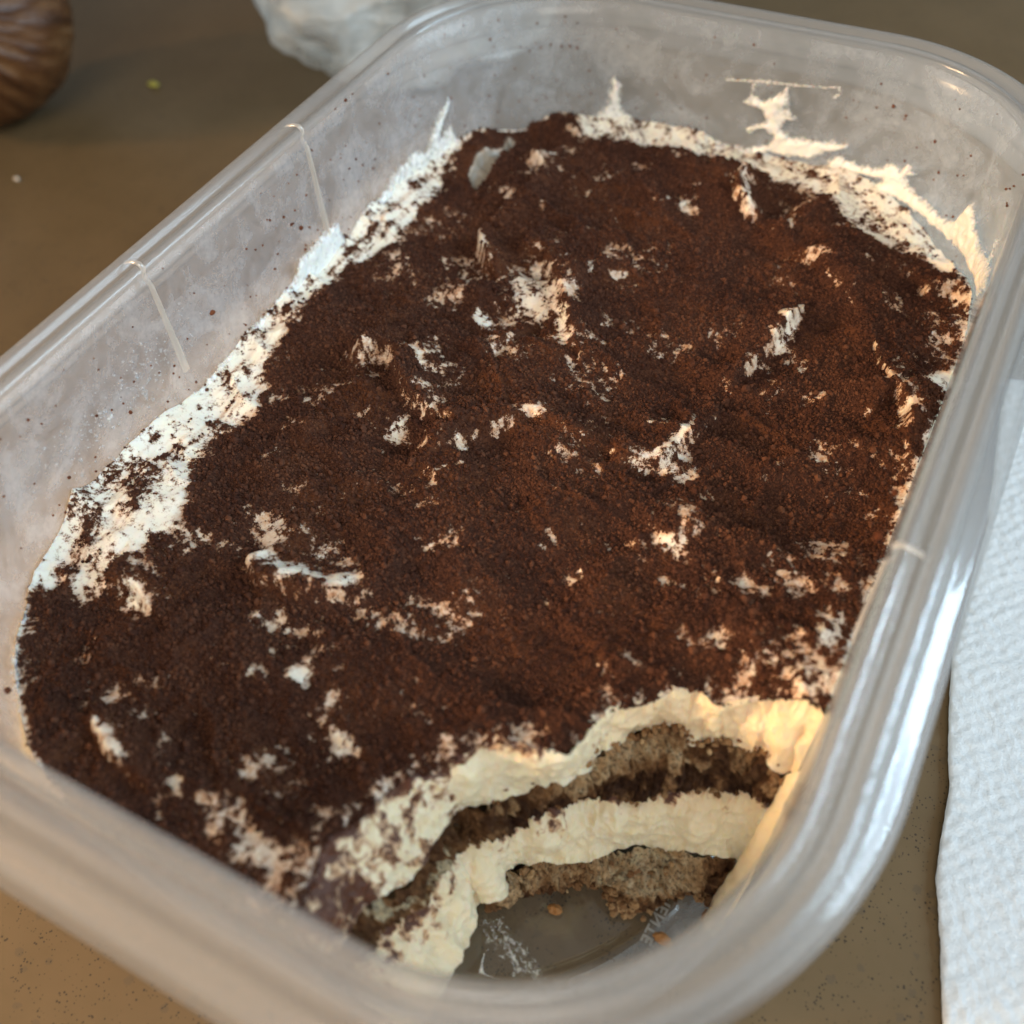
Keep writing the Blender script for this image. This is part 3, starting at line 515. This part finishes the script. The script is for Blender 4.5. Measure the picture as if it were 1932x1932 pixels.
def band(a, b_, rows, bulge, top_in, bot_in, amp, flute=0):
    """sheet between curves a and b_; the normal points out to the hollow"""
    t = np.linspace(0, 1, rows)[:, None, None]
    P = a[None]*(1-t)+b_[None]*t
    du = np.gradient(P, axis=1); dv = np.gradient(P, axis=0)
    n = np.cross(dv, du); n /= np.linalg.norm(n, axis=-1, keepdims=True)+1e-9
    # smooth the normals along the cut
    kk = 25; ker = np.ones(kk)/kk
    for c_ in range(3):
        n[..., c_] = np.stack([np.convolve(np.pad(r, kk//2, mode='edge'), ker, 'valid') for r in n[..., c_]])
    n /= np.linalg.norm(n, axis=-1, keepdims=True)+1e-9
    if n[rows//2, NU//2] @ np.array([.3, -.7, .3]) < 0: n = -n
    s = t[..., 0]
    off = bulge*np.sin(math.pi*s)-top_in*np.clip(1-s*rows/4, 0, 1)-bot_in*np.clip(1-(1-s)*rows/4, 0, 1)
    x, y, z = P[..., 0], P[..., 1], P[..., 2]
    nz = 0
    for sc_, am, ty in amp:
        f = fbm3(x/sc_, y/sc_, z/sc_, 3, int(sc_*10)+7)
        nz = nz+am*((1-np.abs(2*f-1))*2-1 if ty == 'r' else (f-.5)*2)
    ends = smooth(0, .02, uu)*smooth(0, .02, 1-uu)
    nz = nz+flute*smooth(.5, .62, uu)[None]*(1-np.abs(2*fbm2(uu*30+0*s, s*1.2, 2, 19)-1))**3
    Q = P+n*((off+nz)*ends[None])[..., None]
    # stay inside the tub
    e = sdf_in(Q[..., 0], Q[..., 1], np.interp(Q[..., 2], [2, 6, 34.8, 60], [9.4, 8.4, 6.5, 6.07])+.08, 42.5); over = np.maximum(e, 0)
    cx = np.sign(Q[..., 0])*np.maximum(np.abs(Q[..., 0])-over, 0)
    Q[..., 0] = np.where((over > 0) & (Q[..., 1] > -50), cx, Q[..., 0]); Q[..., 2] = np.maximum(Q[..., 2], 1.9)
    return P, Q, n
# cream lip under the cocoa
P, Q, n = band(U[0], U[1], 52, .9, 0.5, -.5, [(5, 1.5, 'n'), (2.4, .38, 'r'), (1.1, .22, 'n'), (.5, .10, 'n')], -.8)
s_ = np.linspace(0, 1, 52)[:, None]+0*uu[None]
u_ = uu[None]+0*s_
stain = .34*smooth(.62, .30, u_)+.40*smooth(.24, .07, u_)+.25*np.clip(1-s_*6, 0, 1)-.05
stain = stain-.5*smooth(.33, .40, u_)*smooth(.62, .5, u_)*(s_ > .25)-.1*smooth(.6, .7, u_)
peach = smooth(.60, .72, u_)*(.35+.45*fbm2(u_*20, s_*2, 3, 8))  # warm lamp tint painted into the left-facing right part of the cut
stain = stain+.34*smooth(.50, .68, fbm2(u_*24, s_*3.2, 4, 55))
part('cream_lip', mesh_np('cream_lip', Q.reshape(-1, 3), gridfaces(NU, 52), attrs={'stain': stain.ravel(), 'peach': peach.ravel()}, mats=[mt_cut]),
     label='thick cream edge just under the cocoa along the scooped corner')
# middle cream
P, Q, n = band(U[2], U[3], 56, .9, .2, -.6, [(4.5, 1.7, 'n'), (2.4, .40, 'r'), (1.0, .20, 'n'), (.5, .09, 'n')])
s_ = np.linspace(0, 1, 56)[:, None]+0*uu[None]; u_ = uu[None]+0*s_
stain = .50*np.clip(1-s_*2.6, 0, 1)+.16*smooth(.4, .1, u_)*(s_ < .7)+.12*np.clip((s_-.85)*6, 0, 1)*smooth(.5, .6, u_)-.02
peach = .55*smooth(.60, .75, u_)*np.clip(1-s_*2.2, 0, 1)+.12  # right end warmed in the colour like the lip, fading downwards
stain = stain+.36*smooth(.52, .68, fbm2(u_*26+5, s_*3.0, 4, 56))*np.clip(1.25-s_, 0, 1)
part('middle_cream', mesh_np('middle_cream', Q.reshape(-1, 3), gridfaces(NU, 56), attrs={'stain': stain.ravel(), 'peach': peach.ravel()}, mats=[mt_cut]),
     label='pale yellow cream band between the two sponge layers')
# upper sponge, lower sponge: each stretch of biscuit a piece of its own
def sponge(label, ka, kb, rows, u0, u1, soak_shade_f, bulge, amp, tin, bin_):
    P, Q, n = band(U[ka], U[kb], rows, bulge, tin, bin_, amp)
    i0, i1 = int(u0*(NU-1)), int(u1*(NU-1))+1
    s = np.linspace(0, 1, rows)[:, None]+0*uu[None, i0:i1]; u = uu[None, i0:i1]+0*s
    q = Q[:, i0:i1].copy()
    edge = np.minimum(smooth(0, .02, u-u0+.0005), smooth(0, .02, u1-u+.0005))
    q = q-n[:, i0:i1]*((1-edge)*1.2)[..., None]
    return part('sponge_biscuit', mesh_np('sponge_biscuit', q.reshape(-1, 3), gridfaces(i1-i0, rows), attrs={'soak_shade': soak_shade_f(u, s).ravel()}, mats=[mt_sponge]), label=label)
AM = [(3.8, 2.0, 'n'), (1.7, 1.5, 'r'), (.8, .9, 'n'), (.45, .4, 'n')]
sponge('dark coffee-soaked biscuit in the left half of the cut', 1, 2, 50, 0, .40, lambda u, s: .62+.0*u-.10*smooth(.2, .6, s)*(u > .15)-.95*smooth(.53, .64, fbm2(u*30, s*2.5, 3, 57)), .1, AM, .9, .7)
sponge('coffee-soaked biscuit with a pale crumb core, right half of the cut', 1, 2, 50, .37, 1, lambda u, s: .68-.50*smooth(.45, .58, u)*smooth(.86, .70, u)*smooth(.58, .25, s)+.14*smooth(.5, .65, s)-.35*smooth(.56, .68, fbm2(u*34, s*3, 3, 58)), .9, AM, .8, .5)  # dark lower band also paints the shade of a gap in the biscuit
sponge('ragged lower biscuit showing below the pale cream', 3, 4, 52, .34, .66, lambda u, s: .26+.5*smooth(.45, .95, s), .5, AM, .4, .9)
sponge('pale crumbly lower biscuit beside the tub floor', 3, 4, 52, .63, 1, lambda u, s: .12+.62*smooth(.60, .95, s)+.5*smooth(.84, .93, u), 1.6, AM, .4, 1.5)
P, Q, n = band(U[3], U[4], 30, 0, .4, .6, [(4, .6, 'n'), (1.3, .35, 'r')]); i1 = int(.36*NU)
part('lower_cream', mesh_np('lower_cream', Q[:, :i1].reshape(-1, 3), gridfaces(i1, 30), attrs={'stain': np.full(30*i1, .08), 'peach': np.zeros(30*i1)}, mats=[mt_cut]))
# yellow cream film left against the right wall
wl = curve_u([[55.2, -36.2, 27], [54.6, -41.5, 22], [54.2, -46, 16], [53.4, -50, 9], [52.4, -53.3, 4.2]], 90)
il = curve_u([[54.2, -36.4, 22], [52.6, -42.2, 14], [51.2, -45.5, 8], [50.2, -48.5, 4], [50.3, -52.2, 2.4]], 90)
t = np.linspace(0, 1, 26)[:, None, None]; P = wl[None]*(1-t)+il[None]*t
bl = np.sin(math.pi*t[..., 0])*1.1+.5*(fbm2(P[..., 1]/1.5, P[..., 2]/1.5, 3, 12)-.5)
P[..., 0] -= bl*.9; P[..., 2] += bl*.2
part('cream_film', mesh_np('cream_film', P.reshape(-1, 3), gridfaces(90, 26), attrs={'stain': np.full(90*26, .05), 'peach': np.full(90*26, .35)}, mats=[mt_cut]))
# crumb fringe: lumps along the biscuit edges
def lumps(curve, n, spread, zr, i0, i1, smin, smax):
    j = rng.integers(int(i0*NU), int(i1*NU), n); q = curve[j]+rng.normal(0, 1, (n, 3))*spread
    q[:, 2] = np.maximum(q[:, 2], 2.1)+rng.uniform(0, zr, n); return q, rng.uniform(smin, smax, n)
L1 = [lumps(U[4], 520, (.7, .6, .3), 1.6, .36, .98, .5, 1.7), lumps(U[1], 260, (.4, .5, .5), 0, .40, .97, .4, 1.2), lumps(U[2], 320, (.4, .5, .5), 0, .05, .97, .4, 1.1), lumps((U[3]+U[4])/2, 260, (.5, .5, 1.4), 0, .38, .95, .4, 1.3)]
lp = np.concatenate([a for a, _ in L1]); ls = np.concatenate([a for _, a in L1])
mt_lump = grain_mat('sponge_crumbs', [(0, (.07, .034, .019)), (.45, (.20, .105, .050)), (.75, (.34, .21, .105)), (1, (.50, .36, .20))])
instancer('crumb_fringe', mesh_np('crumb_fringe', lp, np.zeros((0, 3), int), attrs={'gs': ls}), mt_lump, 3, .6, 1.2, .75, tira, kind='stuff')

# side of the dessert against the tub wall (seen through the plastic)
rows = [34.6, 32, 29, 26, 23, 20, 17, 14, 11, 8, 6, 4.2, 3, 2.4]
pf = [(offz(z)+.22+(0.9 if z < 4 else 0), Rz(z)-.1, z) for z in rows]
V, F = loft(pf)
ang = np.zeros(NR, bool); r0 = ring(6.7, 43)
ins = poly_sd(r0[:, 0], r0[:, 1], np.r_[Tline, [[75, -32.3], [75, -110], [10.6, -110]]]) < -.5
Fk = ~(ins[F % NR].any(1)); V[:, 2] += np.where(V[:, 2] > 34, top_height(V[:, 0]*.99, V[:, 1]*.99)-34.8, 0)
zz = V[:, 2]+1.2*(noise2(V[:, 0]/6, V[:, 1]/6, 9)-.5)*2
st = .62*(smooth(17, 19, zz)*smooth(25, 23, zz))+.5*smooth(9, 7, zz)-.05
part('side_cream', mesh_np('side_cream', V, F[Fk], attrs={'stain': st, 'peach': np.full(len(V), .25)}, mats=[mt_cut]))

# ------------------------------------------------------------------ smears of cream on the tub wall
refp = ring(6.5, 43); refs = np.r_[0, np.cumsum(np.hypot(*np.diff(np.r_[refp, refp[:1]], axis=0).T))]
def wall_point(a, z, inset):
    u = np.interp(a, refs, np.arange(NR+1)); i = np.floor(u).astype(int); f = u-i
    zs = np.arange(2, 60.6, .5); Pw = np.array([np.c_[ring(offz(q), Rz(q))] for q in zs])
    k = np.clip((z-2)/.5, 0, len(zs)-1.001); kz = k.astype(int); fk = k-kz
    def at(ii, kk): return Pw[kk, ii % NR]
    p = (at(i, kz)*(1-f)[:, None]+at(i+1, kz)*f[:, None])*(1-fk)[:, None]+(at(i, kz+1)*(1-f)[:, None]+at(i+1, kz+1)*f[:, None])*fk[:, None]
    tg = at(i+1, kz)-at(i, kz); tg = tg/np.linalg.norm(tg, axis=1, keepdims=True); nin = np.c_[-tg[:, 1], tg[:, 0]]
    return np.c_[p+nin*inset[:, None], z]
OPQ = dict(figure=.85, trail=.85, peak=.6, spike=.5, band=.65, leftlow=.5, scratch=.95, corner=.6)
def smear(name, key, thickness, label, cat='cream smear', dust=0., rag=.5, group=None):
    P = np.array(K['SM'][key]); st_ = .28
    a = np.arange(P[:, 0].min()-1, P[:, 0].max()+1, st_); z = np.arange(max(2.2, P[:, 1].min()-1), min(59.5, P[:, 1].max()+1), st_)
    Aa, Zz = np.meshgrid(a, z)
    d_ = poly_sd(Aa+rag*(fbm2(Aa/1.1, Zz/1.1, 3, 5)-.5)*2, Zz+rag*(fbm2(Aa/1.1+30, Zz/1.1, 3, 6)-.5)*2, P)
    th = thickness*np.sqrt(np.clip(-d_/1.2, 0, 1))*(.55+.9*fbm2(Aa/2, Zz/2, 3, 8))
    k = (d_ < .15).ravel()
    W = wall_point(Aa.ravel(), Zz.ravel(), .10+th.ravel())
    F = gridfaces(len(a), len(z)); F = F[k[F].all(1)]
    us = np.unique(F); rm = -np.ones(len(W), int); rm[us] = np.arange(len(us))
    dz = (np.clip(-d_/1.3, 0, 1)**.8*OPQ.get(key, .8)*(.55+.9*fbm2(Aa/.6, Zz/3.5, 3, 15))).ravel()[us]
    o = link(name, mesh_np(name, W[us], rm[F], attrs={'dust': np.full(len(us), dust), 'thick': dz}, mats=[mt_smear]))
    o['label'] = label; o['category'] = cat
    if group: o['group'] = group
    return o
smear('cream_smear', 'figure', 1.1, 'jagged white cream splash high on the far inner wall, with a brown cocoa spot', dust=.06)
smear('cream_smear', 'trail', 1.2, 'long ragged cream smear running down the far right corner of the tub wall', dust=.05)
smear('cream_smear', 'island', .8, 'small oval cream dab just below the start of the long corner smear')
smear('cream_smear', 'peak', .9, 'pointed cream peak pulled up the middle of the far wall', dust=.04)
smear('cream_smear', 'spike', .9, 'spiky cream streak with cocoa at the far left corner of the tub', dust=.30)
smear('cream_smear', 'band', .7, 'long low cream band along the left inner wall above the cocoa', dust=.22, rag=.7)
smear('cream_smear', 'dab', .8, 'small slanting cream dab low on the left wall nearest the camera', dust=.15)
smear('cream_smear', 'dot', .7, 'tiny white cream fleck among the water droplets on the left wall')
smear('cream_smear', 'corner', .9, 'narrow cocoa-dusted cream drip at the right end of the far wall', dust=.35)
smear('cream_smear', 'scratch', .22, 'thin faint cream line drawn above the jagged splash', rag=.15)
smear('cream_smear', 'glob', .5, 'faint short cream streak at the foot of the pointed peak', rag=.3)
smear('cream_smear', 'leftlow', .6, 'cream edge creeping up the near left corner wall', dust=.30)
# smear on the bare tub floor
def floor_smear(P, th, label, rag=.5, fade=.5):
    P = np.array(P, float)
    xg, yg = np.meshgrid(np.arange(P[:, 0].min()-1, P[:, 0].max()+1, .16), np.arange(P[:, 1].min()-1, P[:, 1].max()+1, .16))
    st_ = fbm2((xg*.55+yg*.83)/.5, (xg*.83-yg*.55)/4, 3, 66)
    d_ = poly_sd(xg+rag*(fbm2(xg, yg, 3, 2)-.5), yg+rag*(fbm2(xg+9, yg, 3, 2)-.5), P); k = (d_ < .1).ravel(); F = gridfaces(xg.shape[1], xg.shape[0]); F = F[k[F].all(1)]
    W = np.c_[xg.ravel(), yg.ravel(), 1.76+th*np.sqrt(np.clip(-d_, 0, 1)).ravel()]
    us = np.unique(F); rm = -np.ones(len(W), int); rm[us] = np.arange(len(us))
    tk = (np.clip(-d_/fade, 0, 1)*(1 if th > .3 else .62*(st_-.30))).ravel()[us]
    o = link('cream_smear', mesh_np('floor_smear', W[us], rm[F], attrs={'dust': np.zeros(len(us)), 'thick': tk}, mats=[mt_smear]))
    o['label'] = label; o['category'] = 'cream smear'
floor_smear(K['FLOORSM'], .5, 'small curled cream streak on the bare tub floor inside the scooped corner')
floor_smear([[21.5, -65.5], [24.5, -63.6], [29, -65.2], [33.8, -68], [33, -70], [29, -69.5], [24.5, -68]], .08, 'faint brushed film of cream on the bare tub floor inside the scooped corner', 1.2, 1.5)

# ------------------------------------------------------------------ crumbs
def crumb(loc, size, label, mat, cat='crumb', seed=0, group=None, name='crumb'):
    import bmesh
    bm = bmesh.new(); bmesh.ops.create_icosphere(bm, subdivisions=4, radius=.5)
    V = np.array([v.co for v in bm.verts]); F = np.array([[v.index for v in f.verts] for f in bm.faces]); bm.free()
    r = 1+.9*(fbm3(V[:, 0]*3+seed, V[:, 1]*3, V[:, 2]*3, 3, seed)-.5)*2*.6+.35*(fbm3(V[:, 0]*9, V[:, 1]*9+seed, V[:, 2]*9, 2, seed)-.5)
    V = V*r[:, None]*np.array(size); V[:, 2] -= V[:, 2].min()
    o = link(name, mesh_np(name, V, F, mats=[mat], attrs={'soak_shade': np.full(len(V), .42)})); o.location = Vector(loc)*S
    o['label'] = label; o['category'] = cat
    if group: o['group'] = group
    return o
CR = K['CR']
mt_cr = simple('orange_brown_crumb', (.36, .165, .05), .7, Subsurface_Weight=.2, Subsurface_Radius=SSR)
crumb((*CR[0], 1.75), (2.0, 1.5, 1.1), 'orange-brown sponge crumb alone in the middle of the bare tub floor', mt_cr, seed=2)
crumb((*CR[1], 2.1), (2.6, 1.4, 1.0), 'orange-brown crumb lying across the bright moulded line near the front rim', mt_cr, seed=5)
crumb((*CR[2], 2.3), (2.6, 2.2, 2.0), 'orange-brown crumb in the tub corner at the foot of the yellow cream', mt_cr, seed=9)
crumb((*CR[3], 1.8), (3.0, 1.8, 1.5), 'brown crumb fallen off the tip of the lower biscuit', mt_lump, seed=12)
crumb((-184.2, 104.3, 0), (3.4, 2.0, 1.2), 'tiny yellow-green leaf scrap on the counter beyond the tub', simple('yellow_green_scrap', (.34, .30, .05), .6), 'food scrap', seed=21, name='food_scrap')
crumb((-186.2, 49.9, 0), (1.7, 1.2, .8), 'tiny pale crumb on the counter near the brown onion', simple('pale_crumb', (.6, .52, .42), .6), seed=25)
# cocoa specks dotted over the tub walls
sp = np.array([q for q in K['SP']]); rs = np.random.default_rng(3)
ex = np.c_[rs.uniform(95, 345, 260), 36+22*rs.random(260)**1.6, rs.uniform(.10, .24, 260)]
al = np.r_[sp, ex]; W = wall_point(al[:, 0], np.clip(al[:, 1], 3, 59), al[:, 2]*.3)
W2 = W; gs = al[:, 2]*2.0
sR = np.array([(60.2-6.3, y, z) for y, z in ((-2.5, 46), (-9, 44), (-30, 47))]); W2 = np.r_[W2, sR]; gs = np.r_[gs, [1.2, 1.2, .7]]
sk = instancer('cocoa_specks', mesh_np('cocoa_specks', W2, np.zeros((0, 3), int), attrs={'gs': gs}), grain_mat('cocoa_speck', [(0, (.05, .016, .010)), (1, (.16, .055, .025))]), 3, .7, 1.2, .35, None, kind='stuff')
sk['label'] = 'scattered dark cocoa specks stuck to the inner tub walls'; sk['category'] = 'cocoa specks'
# condensation beads on the left wall
c0 = np.array(K['SM']['dot'])[0]; nb = 300
aa = np.r_[rs.normal(c0[0]-1, 6, nb), rs.normal(c0[0]-14, 4, 120)]; zb = np.r_[rs.normal(43, 3.2, nb), rs.normal(46, 2.5, 120)]; sz = np.clip(np.exp(rs.normal(math.log(.27), .45, nb+120)), .12, .8)
mt_drop, nt, out = new_mat('water_droplet'); b = NB(nt)
g_ = b.n('ShaderNodeBsdfGlass'); g_.inputs['IOR'].default_value = 1.33; g_.inputs['Roughness'].default_value = .02; dd_ = b.n('ShaderNodeBsdfDiffuse'); dd_.inputs[0].default_value = (.8, .84, .88, 1); mx = b.n('ShaderNodeMixShader'); mx.inputs[0].default_value = .14; b.l(g_.outputs[0], mx.inputs[1]); b.l(dd_.outputs[0], mx.inputs[2]); b.l(mx.outputs[0], out.inputs[0])  # pale-blue diffuse share paints in the sparkle of the beads
dr = instancer('water_droplets', mesh_np('water_droplets', wall_point(aa, np.clip(zb, 37, 57), sz*.1), np.zeros((0, 3), int), attrs={'gs': sz}), mt_drop, 3, .7, 1.1, .12, None, kind='stuff')
dr['label'] = 'fine water droplets beaded on the left inner tub wall'; dr['category'] = 'water droplets'

# ------------------------------------------------------------------ paper towel
pt_edge = np.array([(66, 75), (70.3, 40), (71, 9), (72.5, 0), (76, -15), (77.6, -30), (79.4, -36), (83.2, -49), (88, -66), (92, -80)], float)
ys = np.arange(-80, 80, .55); xe = np.interp(ys, pt_edge[::-1, 1], pt_edge[::-1, 0])+.35*(fbm2(ys/5, 0*ys, 2, 3)-.5)
ts = np.arange(0, 150, .55)
Xn = xe[:, None]+ts[None]; Yn = ys[:, None]+.12*ts[None]
q = 1.9
jx = 1.1*(fbm2(Xn/2.2, Yn/2.2, 2, 91)-.5)*2; jy = 1.1*(fbm2(Xn/2.2+9, Yn/2.2, 2, 92)-.5)*2; Xj, Yj = Xn+jx, Yn+jy
emb = (np.cos(Xj/q*2*math.pi*.8)*np.cos((Yj+Xj*.15)/q*2*math.pi*.62))
emb = np.clip(emb*1.6+.8*(fbm2(Xn/1.3, Yn/1.3, 2, 14)-.5), -1, 1)
Zn = .75+.17*emb*(.55+.9*fbm2(Xn/2.6, Yn/2.6, 3, 44))+0.22*(fbm2(Xn/.9, Yn/1.4, 2, 93)-.5)+1.0*fbm2(Xn/34, Yn/30, 2, 17)+2.2*np.exp(-((Xn-112)/9)**2)*0
Zn = Zn-.35*np.exp(-ts[None]/.6)
V = np.c_[Xn.ravel(), Yn.ravel(), Zn.ravel()]; F = gridfaces(len(ts), len(ys))
V2 = V.copy(); V2[:, 2] -= .22; 
nu_, nv_ = len(ts), len(ys); loop = np.r_[np.arange(nu_), np.arange(1, nv_)*nu_+nu_-1, (nv_-1)*nu_+np.arange(nu_-2, -1, -1), np.arange(nv_-2, 0, -1)*nu_]
l2 = np.roll(loop, -1); side = np.c_[loop, loop+len(V), l2+len(V), l2]
mt_pt, nt, out = new_mat('white_paper_towel'); b = NB(nt); v = b.coord()
fib = b.noise(v, 1.4, 5, .7)
pp = b.pbr(None, Base_Color=b.ramp(fib, [(.3, (.66, .69, .70)), (.7, (.80, .825, .83))]), Roughness=.95, Specular_IOR_Level=.1, Normal=b.bump(b.math('ADD', fib, b.math('MULTIPLY', b.noise(v, 5, 3, .7), .5)), .28))
tl = b.n('ShaderNodeBsdfTranslucent'); tl.inputs[0].default_value = (.8, .8, .78, 1); ms = b.n('ShaderNodeMixShader'); ms.inputs[0].default_value = .12
b.l(pp.outputs[0], ms.inputs[1]); b.l(tl.outputs[0], ms.inputs[2]); b.l(ms.outputs[0], out.inputs[0])
o = link('paper_towel', mesh_np('paper_towel', np.r_[V, V2], np.r_[F, F[:, ::-1]+len(V), side], mats=[mt_pt]))
o['label'] = 'white embossed paper towel lying flat on the counter right of the tub'; o['category'] = 'paper towel'

# ------------------------------------------------------------------ onion and plastic bag beyond the tub
def sphere_grid(nu, nv):
    th = np.linspace(0, 2*math.pi, nu, endpoint=False); ph = np.linspace(0.001, math.pi-.001, nv)
    PH, TH = np.meshgrid(ph, th, indexing='ij'); return TH, PH, gridfaces(nu, nv, True)
TH, PH, F = sphere_grid(260, 130)
on = thing('onion', 'brown-skinned onion with streaky papery skin at the top left corner', 'onion', (-216, 74, 0))
lng = fbm2(np.cos(TH)*9+5, np.sin(TH)*9+PH*1.1, 4, 4)
r = 29.5*(1+.012*(lng-.5)*2+.03*(fbm3(np.cos(TH)*np.sin(PH)*1.5, np.sin(TH)*np.sin(PH)*1.5, np.cos(PH)*1.5, 2, 4)-.5)*2)
rd = 1-np.abs(2*fbm2(np.cos(TH)*7, np.sin(TH)*7+PH*.8, 3, 14)-1); r = r+.45*(rd**4)
pz = np.cos(PH); X_ = r*np.sin(PH)*np.cos(TH); Y_ = r*np.sin(PH)*np.sin(TH); Z_ = r*pz*.92+4*np.clip(pz-.86, 0, 1)/.14
Pn = np.c_[X_.ravel(), Y_.ravel(), Z_.ravel()]
ax = Matrix.Rotation(math.radians(58), 3, 'Y') @ Matrix.Rotation(math.radians(25), 3, 'X'); Pn = Pn @ np.array(Matrix.Rotation(math.radians(-35), 3, 'Z') @ ax).T
Pn[:, 2] -= Pn[:, 2].min()
mt_on, nt, out = new_mat('onion_skin'); b = NB(nt); v = b.coord(1)
at = b.attr('lon'); n_ = b.noise(b.coord(1000), .12, 4, .6)
c = b.ramp(b.math('ADD', b.math('MULTIPLY', at, .8), b.math('MULTIPLY', n_, .25)), [(.28, (.028, .011, .005)), (.46, (.070, .027, .009)), (.60, (.100, .042, .014)), (.75, (.15, .075, .032))])
b.pbr(out, Base_Color=c, Roughness=.45, Specular_IOR_Level=.35, Normal=b.bump(at, .9))
lon = fbm2(np.cos(TH)*14+PH*2, np.sin(TH)*14+PH*2.6, 4, 24)*.75+lng*.25
o = link('skin', mesh_np('onion_skin', Pn, F, attrs={'lon': lon.ravel()}, mats=[mt_on]), on)
TH, PH, F = sphere_grid(300, 150)
dx, dy, dz = np.cos(TH)*np.sin(PH), np.sin(TH)*np.sin(PH), np.cos(PH)
wx, wy, wz = [d_+.5*(fbm3(dx*1.3+k*9, dy*1.3, dz*1.3, 2, 60+k)-.5)*2 for k, d_ in enumerate((dx, dy, dz))]
f1 = 1-np.abs(2*fbm3(wx*1.3, wy*1.3, wz*1.3, 2, 70)-1); f2 = fbm3(dx*1.1, dy*1.1, dz*1.1, 2, 75)
f3 = 1-np.abs(2*fbm3(wx*3.2, wy*3.2, wz*3.2, 3, 79)-1)
r = 1+.20*(f1-.75)+.30*(f2-.5)+.10*(f3-.7)*.5
Pb = np.c_[(44*r*dx).ravel(), (38*r*dy).ravel(), (24*r*dz).ravel()]; Pb = Pb @ np.array(Matrix.Rotation(math.radians(31), 3, 'Z')).T
Pb[:, 2] -= Pb[:, 2].min()*.92; Pb[:, 2] = np.maximum(Pb[:, 2], .3+.5*fbm2(Pb[:, 0]/9, Pb[:, 1]/9, 2, 3))
mt_bag, nt, out = new_mat('translucent_white_bag'); b = NB(nt); v = b.coord()
tr = b.n('ShaderNodeBsdfTransparent'); tr.inputs[0].default_value = (.95, .96, .95, 1)
d1 = b.n('ShaderNodeBsdfDiffuse'); d1.inputs[0].default_value = (.80, .84, .83, 1); t1 = b.n('ShaderNodeBsdfTranslucent'); t1.inputs[0].default_value = (.80, .84, .83, 1)
m1 = b.n('ShaderNodeMixShader'); m1.inputs[0].default_value = .5; b.l(d1.outputs[0], m1.inputs[1]); b.l(t1.outputs[0], m1.inputs[2])
m2 = b.n('ShaderNodeMixShader'); b.l(b.ramp(b.noise(v, .05, 3, .6, 1), [(.36, (.12,)*3), (.64, (.70,)*3)]), m2.inputs[0]); b.l(tr.outputs[0], m2.inputs[1]); b.l(m1.outputs[0], m2.inputs[2])
g1 = b.n('ShaderNodeBsdfGlossy'); g1.inputs['Roughness'].default_value = .42; lw = b.n('ShaderNodeLayerWeight'); fr_ = b.math('MULTIPLY_ADD', b.math('POWER', lw.outputs['Facing'], 4.0), .6, .04)
m3 = b.n('ShaderNodeMixShader'); b.l(fr_, m3.inputs[0]); b.l(m2.outputs[0], m3.inputs[1]); b.l(g1.outputs[0], m3.inputs[2]); b.l(m3.outputs[0], out.inputs[0])
o = link('plastic_bag', mesh_np('plastic_bag', Pb, F, mats=[mt_bag])); o.location = Vector((-121, 155, 0))*S
o['label'] = 'crumpled translucent white plastic bag on the counter behind the far left corner'; o['category'] = 'plastic bag'
bpy.context.view_layer.update()
